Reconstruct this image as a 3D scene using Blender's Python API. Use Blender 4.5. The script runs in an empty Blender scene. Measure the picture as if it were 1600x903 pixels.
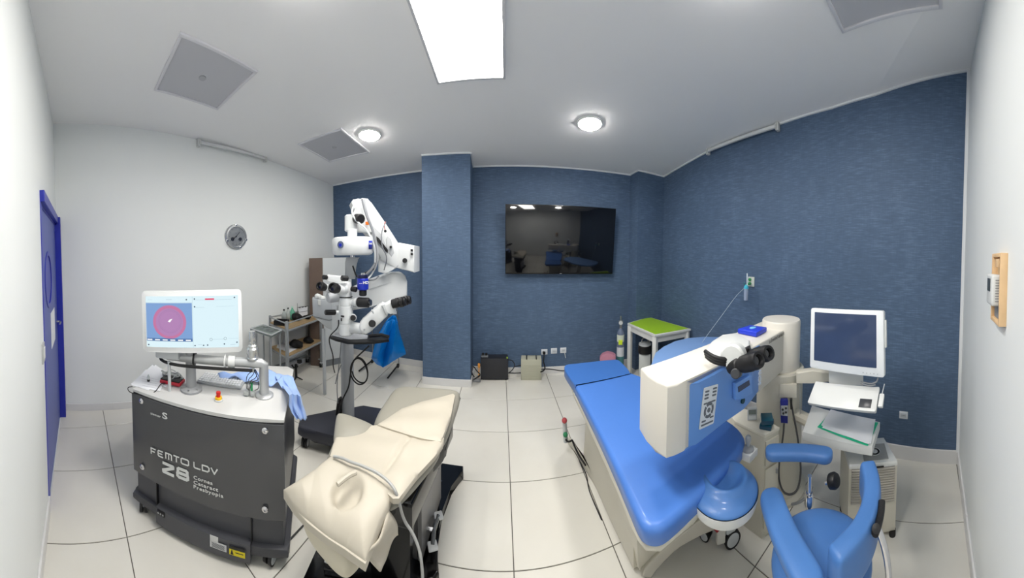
import bpy, bmesh, math, random
from mathutils import Vector, Matrix
random.seed(7)
C = bpy.context.scene.collection
sc = bpy.context.scene
PI = math.pi
# ---------------------------------------------------------------- camera (cylindrical panorama, 216 degrees wide)
F_, YC = 424.09484, 408.68172
YAW, PITCH, ROLL = -0.04069, -0.02918, -0.00388
EYE = Vector((0, 0, 1.6))
R_ = Matrix.Rotation(YAW, 3, 'Z') @ Matrix.Rotation(PITCH, 3, 'X') @ Matrix.Rotation(ROLL, 3, 'Y')
cam = bpy.data.cameras.new('camera')
cam_o = bpy.data.objects.new('camera', cam); C.objects.link(cam_o)
cam.type = 'PANO'
cam.panorama_type = 'CENTRAL_CYLINDRICAL'
cam.central_cylindrical_range_u_min = -800 / F_
cam.central_cylindrical_range_u_max = 800 / F_
cam.central_cylindrical_range_v_min = -(903 - YC) / F_
cam.central_cylindrical_range_v_max = YC / F_
cam.central_cylindrical_radius = 1.0
cam.clip_start = 0.01
B_ = Matrix(((1, 0, 0), (0, 0, -1), (0, 1, 0)))
cam_o.matrix_world = Matrix.Translation(EYE) @ (R_ @ B_).to_4x4()
sc.camera = cam_o
# world: faint, the room is closed
w = bpy.data.worlds.new('world'); sc.world = w; w.use_nodes = True
w.node_tree.nodes['Background'].inputs[0].default_value = (0.8, 0.85, 0.9, 1)
w.node_tree.nodes['Background'].inputs[1].default_value = 0.3
sc.view_settings.view_transform = 'Standard'; sc.view_settings.look = 'None'
sc.view_settings.exposure = 0.50; sc.view_settings.gamma = 1.0
sc.view_settings.use_curve_mapping = False
sc.cycles.use_denoising = True
sc.cycles.max_bounces = 10; sc.cycles.diffuse_bounces = 7
sc.cycles.sample_clamp_indirect = 8
PANEL_E, DOWN_E = 17.0, 88.0      # brightness of the ceiling panel and the downlights
GLOW = 1.0

def ray(x, y):
    a = (x - 800) / F_; v = (YC - y) / F_
    return (R_ @ Vector((math.sin(a), math.cos(a), v)))
def at(x, y, z=0.0):
    """point of height z that the photograph shows at pixel x, y (measuring aid)"""
    d = ray(x, y); return EYE + d * ((z - EYE.z) / d.z)
def onl(x, y, P, Q):
    """point on the vertical plane through plan points P and Q"""
    n = Vector((Q[1] - P[1], P[0] - Q[0], 0)); d = ray(x, y)
    return EYE + d * ((n.x * (P[0] - EYE.x) + n.y * (P[1] - EYE.y)) / n.dot(d))
def rho(x, y, r):
    """point at plan distance r from the eye"""
    d = ray(x, y); return EYE + d * (r / math.hypot(d.x, d.y))

# ---------------------------------------------------------------- materials
_m = {}
def s2l(c):
    c = c / 255.0
    return c / 12.92 if c <= 0.04045 else ((c + 0.055) / 1.055) ** 2.4
def mat(name, rgb, rough=0.5, metal=0.0, noise=0.0, nscale=30.0, bump=0.0, bscale=200.0, emit=0.0, trans=0.0, coat=0.0, spec=0.5, ior=1.45, alpha=1.0, sheen=0.0):
    if name in _m: return _m[name]
    m = bpy.data.materials.new(name); m.use_nodes = True
    nt = m.node_tree; b = nt.nodes['Principled BSDF']
    col = tuple(s2l(v) for v in rgb) + (1,)
    b.inputs['Base Color'].default_value = col
    b.inputs['Roughness'].default_value = rough
    b.inputs['Metallic'].default_value = metal
    b.inputs['Specular IOR Level'].default_value = spec
    b.inputs['Coat Weight'].default_value = coat
    b.inputs['IOR'].default_value = ior
    b.inputs['Alpha'].default_value = alpha
    b.inputs['Sheen Weight'].default_value = sheen
    if trans: b.inputs['Transmission Weight'].default_value = trans
    if emit:
        b.inputs['Emission Color'].default_value = col; b.inputs['Emission Strength'].default_value = emit
    if noise or bump:
        tc = nt.nodes.new('ShaderNodeTexCoord')
    if noise:
        n = nt.nodes.new('ShaderNodeTexNoise'); n.inputs['Scale'].default_value = nscale; n.inputs['Detail'].default_value = 4
        nt.links.new(tc.outputs['Object'], n.inputs['Vector'])
        r = nt.nodes.new('ShaderNodeMapRange'); r.inputs[3].default_value = 1 - noise; r.inputs[4].default_value = 1 + noise
        nt.links.new(n.outputs['Fac'], r.inputs[0])
        mx = nt.nodes.new('ShaderNodeVectorMath'); mx.operation = 'SCALE'; mx.inputs[0].default_value = col[:3]
        nt.links.new(r.outputs[0], mx.inputs['Scale']); nt.links.new(mx.outputs[0], b.inputs['Base Color'])
    if bump:
        n2 = nt.nodes.new('ShaderNodeTexNoise'); n2.inputs['Scale'].default_value = bscale; n2.inputs['Detail'].default_value = 3
        nt.links.new(tc.outputs['Object'], n2.inputs['Vector'])
        bp = nt.nodes.new('ShaderNodeBump'); bp.inputs['Strength'].default_value = bump; bp.inputs['Distance'].default_value = 0.002
        nt.links.new(n2.outputs['Fac'], bp.inputs['Height']); nt.links.new(bp.outputs[0], b.inputs['Normal'])
    _m[name] = m; return m

def wallpaper():
    m = bpy.data.materials.new('blue_woven_wallpaper'); m.use_nodes = True
    nt = m.node_tree; b = nt.nodes['Principled BSDF']; b.inputs['Roughness'].default_value = 0.6
    b.inputs['Specular IOR Level'].default_value = 0.25
    tc = nt.nodes.new('ShaderNodeTexCoord')
    def noise(sx, sz, det=4):
        mp = nt.nodes.new('ShaderNodeMapping'); mp.inputs['Scale'].default_value = (sx, sx, sz)
        n = nt.nodes.new('ShaderNodeTexNoise'); n.inputs['Scale'].default_value = 1; n.inputs['Detail'].default_value = det
        n.inputs['Roughness'].default_value = 0.65
        nt.links.new(tc.outputs['Object'], mp.inputs[0]); nt.links.new(mp.outputs[0], n.inputs['Vector']); return n
    a = noise(11, 120); c = noise(60, 400, 2); big = noise(2.2, 1.6, 3); vert = noise(130, 8)
    add = nt.nodes.new('ShaderNodeMath'); add.operation = 'ADD'
    nt.links.new(a.outputs['Fac'], add.inputs[0])
    mu = nt.nodes.new('ShaderNodeMath'); mu.operation = 'MULTIPLY'; mu.inputs[1].default_value = 0.25
    nt.links.new(vert.outputs['Fac'], mu.inputs[0]); nt.links.new(mu.outputs[0], add.inputs[1])
    add2 = nt.nodes.new('ShaderNodeMath'); add2.operation = 'ADD'
    mu2 = nt.nodes.new('ShaderNodeMath'); mu2.operation = 'MULTIPLY'; mu2.inputs[1].default_value = 0.30
    nt.links.new(big.outputs['Fac'], mu2.inputs[0]); nt.links.new(add.outputs[0], add2.inputs[0]); nt.links.new(mu2.outputs[0], add2.inputs[1])
    cr = nt.nodes.new('ShaderNodeValToRGB')
    e = cr.color_ramp.elements
    e[0].position = 0.40; e[0].color = (s2l(69), s2l(87), s2l(110), 1)
    e[1].position = 1.16; e[1].color = (s2l(98), s2l(119), s2l(146), 1)
    k = e.new(0.78); k.color = (s2l(80), s2l(100), s2l(126), 1)
    nt.links.new(add2.outputs[0], cr.inputs[0]); nt.links.new(cr.outputs[0], b.inputs['Base Color'])
    bp = nt.nodes.new('ShaderNodeBump'); bp.inputs['Strength'].default_value = 0.35; bp.inputs['Distance'].default_value = 0.003
    nt.links.new(add.outputs[0], bp.inputs['Height']); nt.links.new(bp.outputs[0], b.inputs['Normal'])
    return m
def tile_mat():
    m = bpy.data.materials.new('glossy_floor_tile'); m.use_nodes = True
    nt = m.node_tree; b = nt.nodes['Principled BSDF']
    b.inputs['Specular IOR Level'].default_value = 0.42
    g = nt.nodes.new('ShaderNodeNewGeometry')
    oi = nt.nodes.new('ShaderNodeObjectInfo')
    n = nt.nodes.new('ShaderNodeTexNoise'); n.inputs['Scale'].default_value = 2.5; n.inputs['Detail'].default_value = 5
    nt.links.new(g.outputs['Position'], n.inputs['Vector'])
    cr = nt.nodes.new('ShaderNodeValToRGB'); e = cr.color_ramp.elements
    e[0].position = 0.3; e[0].color = (s2l(214), s2l(211), s2l(202), 1)
    e[1].position = 0.75; e[1].color = (s2l(221), s2l(219), s2l(211), 1)
    nt.links.new(n.outputs['Fac'], cr.inputs[0])
    mr = nt.nodes.new('ShaderNodeMapRange'); mr.inputs[3].default_value = 0.98; mr.inputs[4].default_value = 1.02
    nt.links.new(oi.outputs['Random'], mr.inputs[0])
    mx = nt.nodes.new('ShaderNodeVectorMath'); mx.operation = 'SCALE'
    nt.links.new(cr.outputs[0], mx.inputs[0]); nt.links.new(mr.outputs[0], mx.inputs['Scale'])
    nt.links.new(mx.outputs[0], b.inputs['Base Color'])
    b.inputs['Roughness'].default_value = 0.16
    bp = nt.nodes.new('ShaderNodeBump'); bp.inputs['Strength'].default_value = 0.04; bp.inputs['Distance'].default_value = 0.01
    nt.links.new(n.outputs['Fac'], bp.inputs['Height']); nt.links.new(bp.outputs[0], b.inputs['Normal'])
    return m
WALLP = wallpaper(); TILE = tile_mat()
WHITE_WALL = mat('white_wall_paint', (230, 233, 232), 0.6, noise=0.01, nscale=4, bump=0.05, bscale=150)
CEIL = mat('ceiling_paint', (240, 240, 240), 0.8, noise=0.01, nscale=2)
GROUT = mat('grout', (96, 92, 86), 0.9)
BASEB = mat('white_ceramic_skirting', (214, 214, 214), 0.3)
TRIMW = mat('white_trim', (225, 228, 230), 0.5)
NAVY = mat('navy_door_paint', (40, 50, 160), 0.35)
DOORP = mat('blue_door_panel', (86, 98, 166), 0.45)
WHITE = mat('white_plastic', (214, 216, 214), 0.35)
IVORY = mat('ivory_plastic', (224, 221, 210), 0.35)
BLACK = mat('black_plastic', (18, 18, 20), 0.4)
RUBBER = mat('black_rubber', (25, 25, 27), 0.6)
GLOSSB = mat('gloss_black_metal', (10, 10, 12), 0.12, spec=0.6)
CHROME = mat('chrome', (215, 215, 218), 0.12, 1.0)
STEEL = mat('brushed_steel', (170, 172, 174), 0.32, 1.0)
GREYP = mat('grey_plastic', (150, 152, 154), 0.45)
LGREY = mat('light_grey_plastic', (190, 194, 196), 0.4)
PAPER = mat('paper', (228, 230, 234), 0.8, noise=0.01)

# ---------------------------------------------------------------- mesh builder
W = {}        # world matrices of the things
class MB:
    def __init__(s): s.bm = bmesh.new()
    def _add(s, vs, fs, M=None):
        if M is not None: vs = [M @ Vector(v) for v in vs]
        b = [s.bm.verts.new(v) for v in vs]
        for f in fs:
            try: s.bm.faces.new([b[i] for i in f])
            except ValueError: pass
        return b
    def box(s, c, d, rot=None, bev=0.0, M=None, seg=2):
        """box centred at c with full sizes d"""
        t = bmesh.new(); bmesh.ops.create_cube(t, size=1.0)
        for v in t.verts: v.co = Vector((v.co.x * d[0], v.co.y * d[1], v.co.z * d[2]))
        if bev > 0: bmesh.ops.bevel(t, geom=list(t.edges), offset=min(bev, min(d) * 0.49), segments=seg, profile=0.5, affect='EDGES')
        X = Matrix.Translation(c) @ (rot.to_4x4() if rot is not None else Matrix.Identity(4))
        if M is not None: X = M @ X
        s._merge(t, X); return s
    def _merge(s, t, X):
        t.verts.index_update(); t.verts.ensure_lookup_table()
        vs = [X @ v.co for v in t.verts]; fs = [[v.index for v in f.verts] for f in t.faces]
        t.free(); s._add(vs, fs)
    def cyl(s, a, b, r, r2=None, n=20, cap=True):
        a = Vector(a); b = Vector(b); r2 = r if r2 is None else r2
        d = (b - a).normalized(); u = d.orthogonal().normalized(); v = d.cross(u)
        vs = []; 
        for p, q in ((a, r), (b, r2)):
            for i in range(n):
                t = 2 * PI * i / n; vs.append(p + (u * math.cos(t) + v * math.sin(t)) * q)
        fs = [[i, (i + 1) % n, n + (i + 1) % n, n + i] for i in range(n)]
        if cap: fs += [list(range(n))[::-1], list(range(n, 2 * n))]
        s._add(vs, fs); return s
    def lathe(s, prof, o=(0, 0, 0), axis=(0, 0, 1), n=28, sx=1.0, sy=1.0):
        """prof: (radius, height) list"""
        d = Vector(axis).normalized(); u = Vector((1, 0, 0)) if abs(d.z) > 0.99 else d.cross(Vector((0, 0, 1))).normalized(); v = d.cross(u)
        o = Vector(o); vs = []
        for r, h in prof:
            for i in range(n):
                t = 2 * PI * i / n; vs.append(o + d * h + u * (math.cos(t) * r * sx) + v * (math.sin(t) * r * sy))
        fs = []
        for k in range(len(prof) - 1):
            for i in range(n):
                fs.append([k * n + i, k * n + (i + 1) % n, (k + 1) * n + (i + 1) % n, (k + 1) * n + i])
        if prof[0][0] > 1e-5: fs.append(list(range(n))[::-1])
        if prof[-1][0] > 1e-5: fs.append([(len(prof) - 1) * n + i for i in range(n)])
        s._add(vs, fs); return s
    def sphere(s, c, r, n=16, sz=None):
        pr = []
        for k in range(n // 2 + 1):
            t = PI * k / (n // 2) - PI / 2
            pr.append((max(1e-4, math.cos(t) * r), math.sin(t) * (sz or r)))
        return s.lathe(pr, c, n=n)
    def tube(s, pts, r, n=8, smooth=0, cap=True, rs=None):
        P = [Vector(p) for p in pts]
        for _ in range(smooth):
            Q = [P[0]]
            for a, b in zip(P, P[1:]): Q += [a * 0.75 + b * 0.25, a * 0.25 + b * 0.75]
            P = Q + [P[-1]]
        m = len(P); vs = []; u = None
        for i, p in enumerate(P):
            d = (P[min(i + 1, m - 1)] - P[max(i - 1, 0)])
            if d.length < 1e-9: d = Vector((0, 0, 1))
            d.normalize()
            if u is None: u = d.orthogonal().normalized()
            u = (u - d * u.dot(d))
            u = u.normalized() if u.length > 1e-6 else d.orthogonal().normalized()
            v = d.cross(u); rr = r if rs is None else rs[0] + (rs[1] - rs[0]) * i / (m - 1)
            for k in range(n):
                t = 2 * PI * k / n; vs.append(p + (u * math.cos(t) + v * math.sin(t)) * rr)
        fs = [[i * n + k, i * n + (k + 1) % n, (i + 1) * n + (k + 1) % n, (i + 1) * n + k] for i in range(m - 1) for k in range(n)]
        if cap: fs += [list(range(n))[::-1], [(m - 1) * n + k for k in range(n)]]
        s._add(vs, fs); return s
    def prism(s, poly, z0, z1, bev=0.0, M=None, seg=2, only_top=False):
        """poly: plan outline, extruded from z0 to z1"""
        t = bmesh.new(); n = len(poly)
        ar = sum(poly[i][0] * poly[(i + 1) % n][1] - poly[(i + 1) % n][0] * poly[i][1] for i in range(n))
        if ar < 0: poly = list(poly)[::-1]
        lo = [t.verts.new((p[0], p[1], z0)) for p in poly]; hi = [t.verts.new((p[0], p[1], z1)) for p in poly]
        t.faces.new(lo[::-1]); t.faces.new(hi)
        for i in range(n): t.faces.new([lo[i], lo[(i + 1) % n], hi[(i + 1) % n], hi[i]])
        if bev > 0:
            es = [e for e in t.edges if abs(e.verts[0].co.z - e.verts[1].co.z) < 1e-6 and (not only_top or e.verts[0].co.z > (z0 + z1) / 2)]
            bmesh.ops.bevel(t, geom=es, offset=bev, segments=seg, profile=0.5, affect='EDGES')
        s._merge(t, M if M is not None else Matrix.Identity(4)); return s
    def quad(s, *ps):
        s._add([Vector(p) for p in ps], [list(range(len(ps)))]); return s
    def loft(s, rings, cap=True, closed=False):
        """rings: lists of equal length of points"""
        n = len(rings[0]); vs = [Vector(p) for r in rings for p in r]; m = len(rings)
        fs = [[i * n + k, i * n + (k + 1) % n, (i + 1) * n + (k + 1) % n, (i + 1) * n + k] for i in range(m - 1) for k in range(n)]
        if closed: fs += [[(m - 1) * n + k, (m - 1) * n + (k + 1) % n, (k + 1) % n, k] for k in range(n)]
        elif cap: fs += [list(range(n))[::-1], [(m - 1) * n + k for k in range(n)]]
        s._add(vs, fs); return s
    def grid(s, fn, nu, nv):
        vs = [fn(i / nu, j / nv) for j in range(nv + 1) for i in range(nu + 1)]
        fs = [[j * (nu + 1) + i, j * (nu + 1) + i + 1, (j + 1) * (nu + 1) + i + 1, (j + 1) * (nu + 1) + i] for j in range(nv) for i in range(nu)]
        s._add(vs, fs); return s
    def build(s, name, m, parent=None, world=False, angle=35, smooth=True, sub=0, bev=0.0, solid=0.0):
        bm = s.bm
        bmesh.ops.recalc_face_normals(bm, faces=list(bm.faces))
        if world and parent is not None:
            bm.transform(W[parent.name].inverted())
        me = bpy.data.meshes.new(name); bm.to_mesh(me); bm.free()
        if smooth and len(me.polygons):
            me.polygons.foreach_set('use_smooth', [True] * len(me.polygons)); me.set_sharp_from_angle(angle=math.radians(angle))
        o = bpy.data.objects.new(name, me); C.objects.link(o)
        me.materials.append(m)
        if solid:
            d = o.modifiers.new('thickness', 'SOLIDIFY'); d.thickness = solid; d.offset = 0
        if bev:
            d = o.modifiers.new('bevel', 'BEVEL'); d.width = bev; d.segments = 2; d.limit_method = 'ANGLE'; d.angle_limit = math.radians(40)
        if sub:
            d = o.modifiers.new('subdivision', 'SUBSURF'); d.levels = sub; d.render_levels = sub
        if parent is not None:
            o.parent = parent; W[o.name] = W[parent.name]
        else: W[o.name] = Matrix.Identity(4)
        return o
def tag(o, label, cat, group=None):
    o['label'] = label; o['category'] = cat
    if group: o['group'] = group
    return o
def struct(o, label=None, cat=None):
    o['kind'] = 'structure'
    if label: o['label'] = label
    if cat: o['category'] = cat
    return o
def thing(name, label, cat, loc=(0, 0, 0), rz=0.0, group=None, M=None):
    o = bpy.data.objects.new(name, None); C.objects.link(o)
    o.empty_display_size = 0.1
    X = M if M is not None else Matrix.Translation(Vector(loc)) @ Matrix.Rotation(rz, 4, 'Z')
    o.matrix_world = X; W[o.name] = X
    tag(o, label, cat, group); return o
def copy_tree(o, parent=None):
    c = o.copy(); C.objects.link(c); c.parent = parent
    for ch in [x for x in list(bpy.data.objects) if x.parent == o and x is not c]: copy_tree(ch, c)
    return c
def place(o, M):
    o.matrix_world = M; W[o.name] = M
def rounded(w, d, r, n=5, cx=0, cy=0):
    """rounded rectangle outline"""
    out = []
    for sx, sy, a0 in ((1, 1, 0), (-1, 1, 90), (-1, -1, 180), (1, -1, 270)):
        for k in range(n + 1):
            a = math.radians(a0 + 90 * k / n)
            out.append((cx + sx * (w / 2 - r) + math.cos(a) * r, cy + sy * (d / 2 - r) + math.sin(a) * r))
    return out
def frame_from(o, u, v):
    """matrix with origin o, x along u, z = normal u x v"""
    u = Vector(u).normalized(); n = u.cross(Vector(v)).normalized(); v = n.cross(u)
    M = Matrix((u, v, n)).transposed().to_4x4(); M.translation = Vector(o); return M
def text(name, body, size, m, M, parent, align='LEFT', ext=0.0006, sx=1.0, space=1.0, bold=0.0):
    cu = bpy.data.curves.new(name, 'FONT'); cu.body = body; cu.size = size; cu.extrude = ext; cu.align_x = align
    cu.space_character = space; cu.offset = bold; cu.resolution_u = 3; cu.space_line = 0.9
    t = bpy.data.objects.new('tmp', cu); C.objects.link(t)
    dg = bpy.context.evaluated_depsgraph_get(); dg.update()
    me = bpy.data.meshes.new_from_object(t.evaluated_get(dg)); bpy.data.objects.remove(t)
    me.transform(W[parent.name].inverted() @ M @ Matrix.Diagonal((sx, 1, 1, 1)))
    me.materials.clear(); me.materials.append(m)
    o = bpy.data.objects.new(name, me); C.objects.link(o); o.parent = parent; me.name = name; W[o.name] = W[parent.name]
    return o

# ---------------------------------------------------------------- room shell
def zc(x, y): return 3.05 - 0.00616 * x - 0.08466 * y       # the ceiling falls slightly towards the blue wall
LB = (-2.6198, 3.7114); LN = (-2.9165, -0.1867); RN = (2.1612, -0.2974)
RIGHT = [(2.245, 3.457), (2.205, 2.35), (2.272, 1.40), (2.281, 0.877), (2.235, 0.484), (2.1612, -0.2974)]
BR = RIGHT[0]
def ztop(p):
    return 3.164 if (abs(p[0] - RN[0]) < 1e-3 and abs(p[1] - RN[1]) < 1e-3) else zc(*p)
room = [LN] + RIGHT[::-1] + [LB]      # counter-clockwise plan
def inward(a, b):
    d = Vector((b[0] - a[0], b[1] - a[1])).normalized(); return Vector((-d.y, d.x))
def wall(name, pts, m, label, out=0.12, smooth=False):
    """pts run counter-clockwise round the room; the wall has its face on them and thickness outwards"""
    b = MB(); V = [Vector((p[0], p[1])) for p in pts]; n = len(V); O = []
    for i, p in enumerate(V):
        nn = Vector((0, 0))
        if i > 0: nn += inward(V[i - 1], p)
        if i < n - 1: nn += inward(p, V[i + 1])
        O.append(p - nn.normalized() * out)
    rings = []
    for p, o in zip(V, O):
        z = ztop(p)
        rings.append([(p.x, p.y, -0.02), (p.x, p.y, z + 0.05), (o.x, o.y, z + 0.05), (o.x, o.y, -0.02)])
    b.loft(rings)
    o = b.build(name, m, angle=20); return struct(o, label, 'wall')
wall('wall_left', [LB, LN], WHITE_WALL, 'plain white wall with the round clock', 0.12)
wall('wall_back', [BR, LB], WALLP, 'blue textured wall behind the television', 0.12)
wall('wall_right', RIGHT[::-1], WALLP, 'long blue textured wall behind the laser monitor', 0.12)
# wall behind the camera: pieces round the door opening
DX0, DX1, DZ = -2.80, -1.80, 1.99
def ny(x): return LN[1] + (x - LN[0]) / (RN[0] - LN[0]) * (RN[1] - LN[1])
b = MB()
def npiece(x0, x1, z0, z1a, z1b):
    a, c = ny(x0), ny(x1)
    b._add([(x0, a, z0), (x1, c, z0), (x1, c, z1b), (x0, a, z1a), (x0, a - .14, z0), (x1, c - .14, z0), (x1, c - .14, z1b), (x0, a - .14, z1a)],
           [[0, 1, 2, 3], [7, 6, 5, 4], [0, 4, 5, 1], [3, 2, 6, 7], [0, 3, 7, 4], [1, 5, 6, 2]])
npiece(LN[0], DX0, -.02, zc(*LN) + .05, zc(DX0, 0) + .05)
npiece(DX0, DX1, DZ, zc(DX0, 0) + .05, zc(DX1, 0) + .05)
npiece(DX1, RN[0] + 0.01, -.02, zc(DX1, 0) + .05, 3.214)
struct(b.build('wall_front', WHITE_WALL, smooth=False), 'white wall that holds the blue door and the thermostat', 'wall')
# ceiling
b = MB(); p4 = (2.235, .484); pm = (1.0, ny(1.0))
P = lambda p, z=None: (p[0], p[1], (zc(*p) if z is None else z))
vs = [P(LN), P(pm), P(RN, 3.164)] + [P(p) for p in RIGHT[::-1][1:]] + [P(LB)]
b._add(vs + [(v[0], v[1], v[2] + .1) for v in vs], [[0, 1] + list(range(3, len(vs))), [1, 2, 3], [i + len(vs) for i in ([0, 1] + list(range(3, len(vs))))], [1 + len(vs), 2 + len(vs), 3 + len(vs)]]
       + [[i, (i + 1) % len(vs), (i + 1) % len(vs) + len(vs), i + len(vs)] for i in range(len(vs))])
struct(b.build('ceiling', CEIL, smooth=False), 'plain white ceiling', 'ceiling')
# floor: grout slab and single tiles
b = MB(); b.prism(room, -0.06, -0.004)
floor = struct(b.build('floor', GROUT, smooth=False), 'floor of large glossy off-white tiles', 'floor')
def clip(poly, a, c):
    n = inward(a, c); out = []
    for i in range(len(poly)):
        p, q = Vector(poly[i]), Vector(poly[(i + 1) % len(poly)])
        dp, dq = (p - Vector(a)).dot(n), (q - Vector(a)).dot(n)
        if dp >= 0: out.append(tuple(p))
        if dp * dq < 0: out.append(tuple(p + (q - p) * (dp / (dp - dq))))
    return out
T, OX, OY, GAP = 0.53387, 0.06927, 1.3215, 0.0055
hull = [LN, RN, (2.285, 0.7), (2.285, 1.3), BR, LB]
for i in range(-6, 5):
    for j in range(-4, 5):
        x0, y0 = OX + i * T + GAP / 2, OY + j * T + GAP / 2; x1, y1 = x0 + T - GAP, y0 + T - GAP
        poly = [(x0, y0), (x1, y0), (x1, y1), (x0, y1)]
        for k in range(len(hull)):
            poly = clip(poly, hull[k], hull[(k + 1) % len(hull)])
            if len(poly) < 3: break
        if len(poly) < 3: continue
        ar = abs(sum(poly[k][0] * poly[(k + 1) % len(poly)][1] - poly[(k + 1) % len(poly)][0] * poly[k][1] for k in range(len(poly)))) / 2
        if ar < 0.003: continue
        b = MB(); b.prism(poly, -0.012, random.uniform(-0.0004, 0.0), bev=0.0012, only_top=True, seg=1)
        b.build('tile', TILE, floor, smooth=False)
# column and corner pilaster, papered like the wall
COLF = [(-0.945, 3.165), (-0.36, 3.19)]
def yb(x): return BR[1] + (x - BR[0]) / (LB[0] - BR[0]) * (LB[1] - BR[1])
def pillar(name, x0, y0, x1, y1, label, xb0=None, xb1=None):
    b = MB(); xb0 = x0 if xb0 is None else xb0; xb1 = x1 if xb1 is None else xb1
    b._add([(x0, y0, -.01), (x1, y1, -.01), (xb1, yb(xb1) + .02, -.01), (xb0, yb(xb0) + .02, -.01), (x0, y0, zc(x0, y0) + .02), (x1, y1, zc(x1, y1) + .02), (xb1, yb(xb1) + .02, zc(xb1, yb(xb1)) + .02), (xb0, yb(xb0) + .02, zc(xb0, yb(xb0)) + .02)],
           [[3, 2, 1, 0], [4, 5, 6, 7], [0, 1, 5, 4], [1, 2, 6, 5], [2, 3, 7, 6], [3, 0, 4, 7]])
    struct(b.build(name, WALLP, smooth=False), label, 'column')
pillar('column', -.945, 3.165, -.36, 3.19, 'blue papered column left of the television', xb1=-.375)
pillar('pilaster', 1.80, 3.285, 2.26, 3.31, 'narrow blue pilaster in the corner right of the television', xb0=1.775)
# skirting boards
def board(name, pts, h, th, label, m=BASEB):
    b = MB()
    for a, c in zip(pts, pts[1:]):
        n = inward(a, c); L = (Vector(c) - Vector(a)).length; k = max(1, round(L / 0.55))
        for i in range(k):
            p = Vector(a).lerp(Vector(c), i / k); q = Vector(a).lerp(Vector(c), (i + 1) / k - 0.002 / L)
            b.prism([tuple(p), tuple(q), tuple(q + n * th), tuple(p + n * th)], 0.0, h, bev=0.003, only_top=True, seg=1)
    return struct(b.build(name, m, smooth=False), label, 'baseboard')
board('baseboard_left', [LB, LN], .072, .012, 'low white skirting along the wall with the clock')
board('baseboard_back', [(1.78, yb(1.78)), (-.375, yb(-.375))], .09, .012, 'white skirting under the television wall')
board('baseboard_back', [(-.36, 3.48), (-.36, 3.19), (-.945, 3.165), (-.945, 3.55)], .09, .012, 'white skirting round the foot of the blue column')
board('baseboard_back', [(-.945, yb(-.945)), LB], .09, .012, 'white skirting behind the blue bag')
board('baseboard_right', RIGHT[::-1], .108, .012, 'white tile skirting along the long blue wall')
board('baseboard_front', [(DX1 + .07, ny(DX1 + .07)), (RN[0], RN[1])], .10, .014, 'white skirting along the wall right of the blue door')
# thin white cornice line over the blue walls
def cornice(name, pts, label, t=.016):
    b = MB()
    for a, c in zip(pts, pts[1:]):
        n = inward(a, c); a, c = Vector(a), Vector(c)
        q = [a, c, c + n * t, a + n * t]
        b._add([(p.x, p.y, ztop(p) - t) for p in (a, c)] + [(p.x, p.y, ztop(o) - t) for p, o in ((q[2], c), (q[3], a))] + [(p.x, p.y, ztop(p) + .01) for p in (a, c)] + [(p.x, p.y, ztop(o) + .01) for p, o in ((q[2], c), (q[3], a))],
               [[3, 2, 1, 0], [4, 5, 6, 7], [0, 1, 5, 4], [1, 2, 6, 5], [2, 3, 7, 6], [3, 0, 4, 7]])
    return struct(b.build(name, TRIMW, smooth=False), label, 'trim')
cornice('trim_1', RIGHT[::-1], 'thin white cornice over the long blue wall')
cornice('trim_2', [(1.78, yb(1.78)), (-.375, yb(-.375))], 'thin white cornice over the television')
cornice('trim_3', [(-.375, yb(-.375)), (-.36, 3.19), (-.945, 3.165)], 'thin white cornice round the blue column')
cornice('trim_4', [(-.945, yb(-.945)), LB], 'thin white cornice over the wall behind the microscope')
cornice('trim_5', [(2.26, 3.31), (1.80, 3.285), (1.775, yb(1.775))], 'thin white cornice round the corner pilaster')
b = MB(); b.box((RN[0] - .004, RN[1] + .012, 1.62), (.02, .024, 3.05))
struct(b.build('trim_6', TRIMW, smooth=False), 'thin white vertical strip at the near end of the long blue wall', 'trim')
# ---- door in the wall behind the camera
door = thing('door_1', 'blue door with a round porthole and a taped paper notice, in a navy frame', 'door', (-2.3, ny(-2.3), 0)); door['kind'] = 'structure'
ang = math.atan2(RN[1] - LN[1], RN[0] - LN[0])
XW = Matrix.Translation((0, LN[1], 0)) @ Matrix.Translation((LN[0], 0, 0)) @ Matrix.Rotation(ang, 4, 'Z')
def nl(x): return (x - LN[0]) / math.cos(ang)
a0, a1 = nl(DX0), nl(DX1); cw = .075
b = MB()
b.box((a0 - .01, .022, DZ / 2 + .03), (.065, .064, DZ + .07), M=XW, bev=.004).box((a1 + .03, -.003, DZ / 2 + .035), (.075, .016, DZ + .07), M=XW, bev=.003)
b.box(((a0 + a1) / 2, .010, DZ + .035), (a1 - a0 + .135, .045, .075), M=XW, bev=.004)
b.box((a0 + .008, -.065, DZ / 2), (.016, .13, DZ), M=XW).box((a1 - .008, -.07, DZ / 2), (.016, .13, DZ), M=XW).box(((a0 + a1) / 2, -.065, DZ - .012), (a1 - a0, .13, .024), M=XW)
b.build('door_frame', NAVY, door, world=True, smooth=False)
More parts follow.
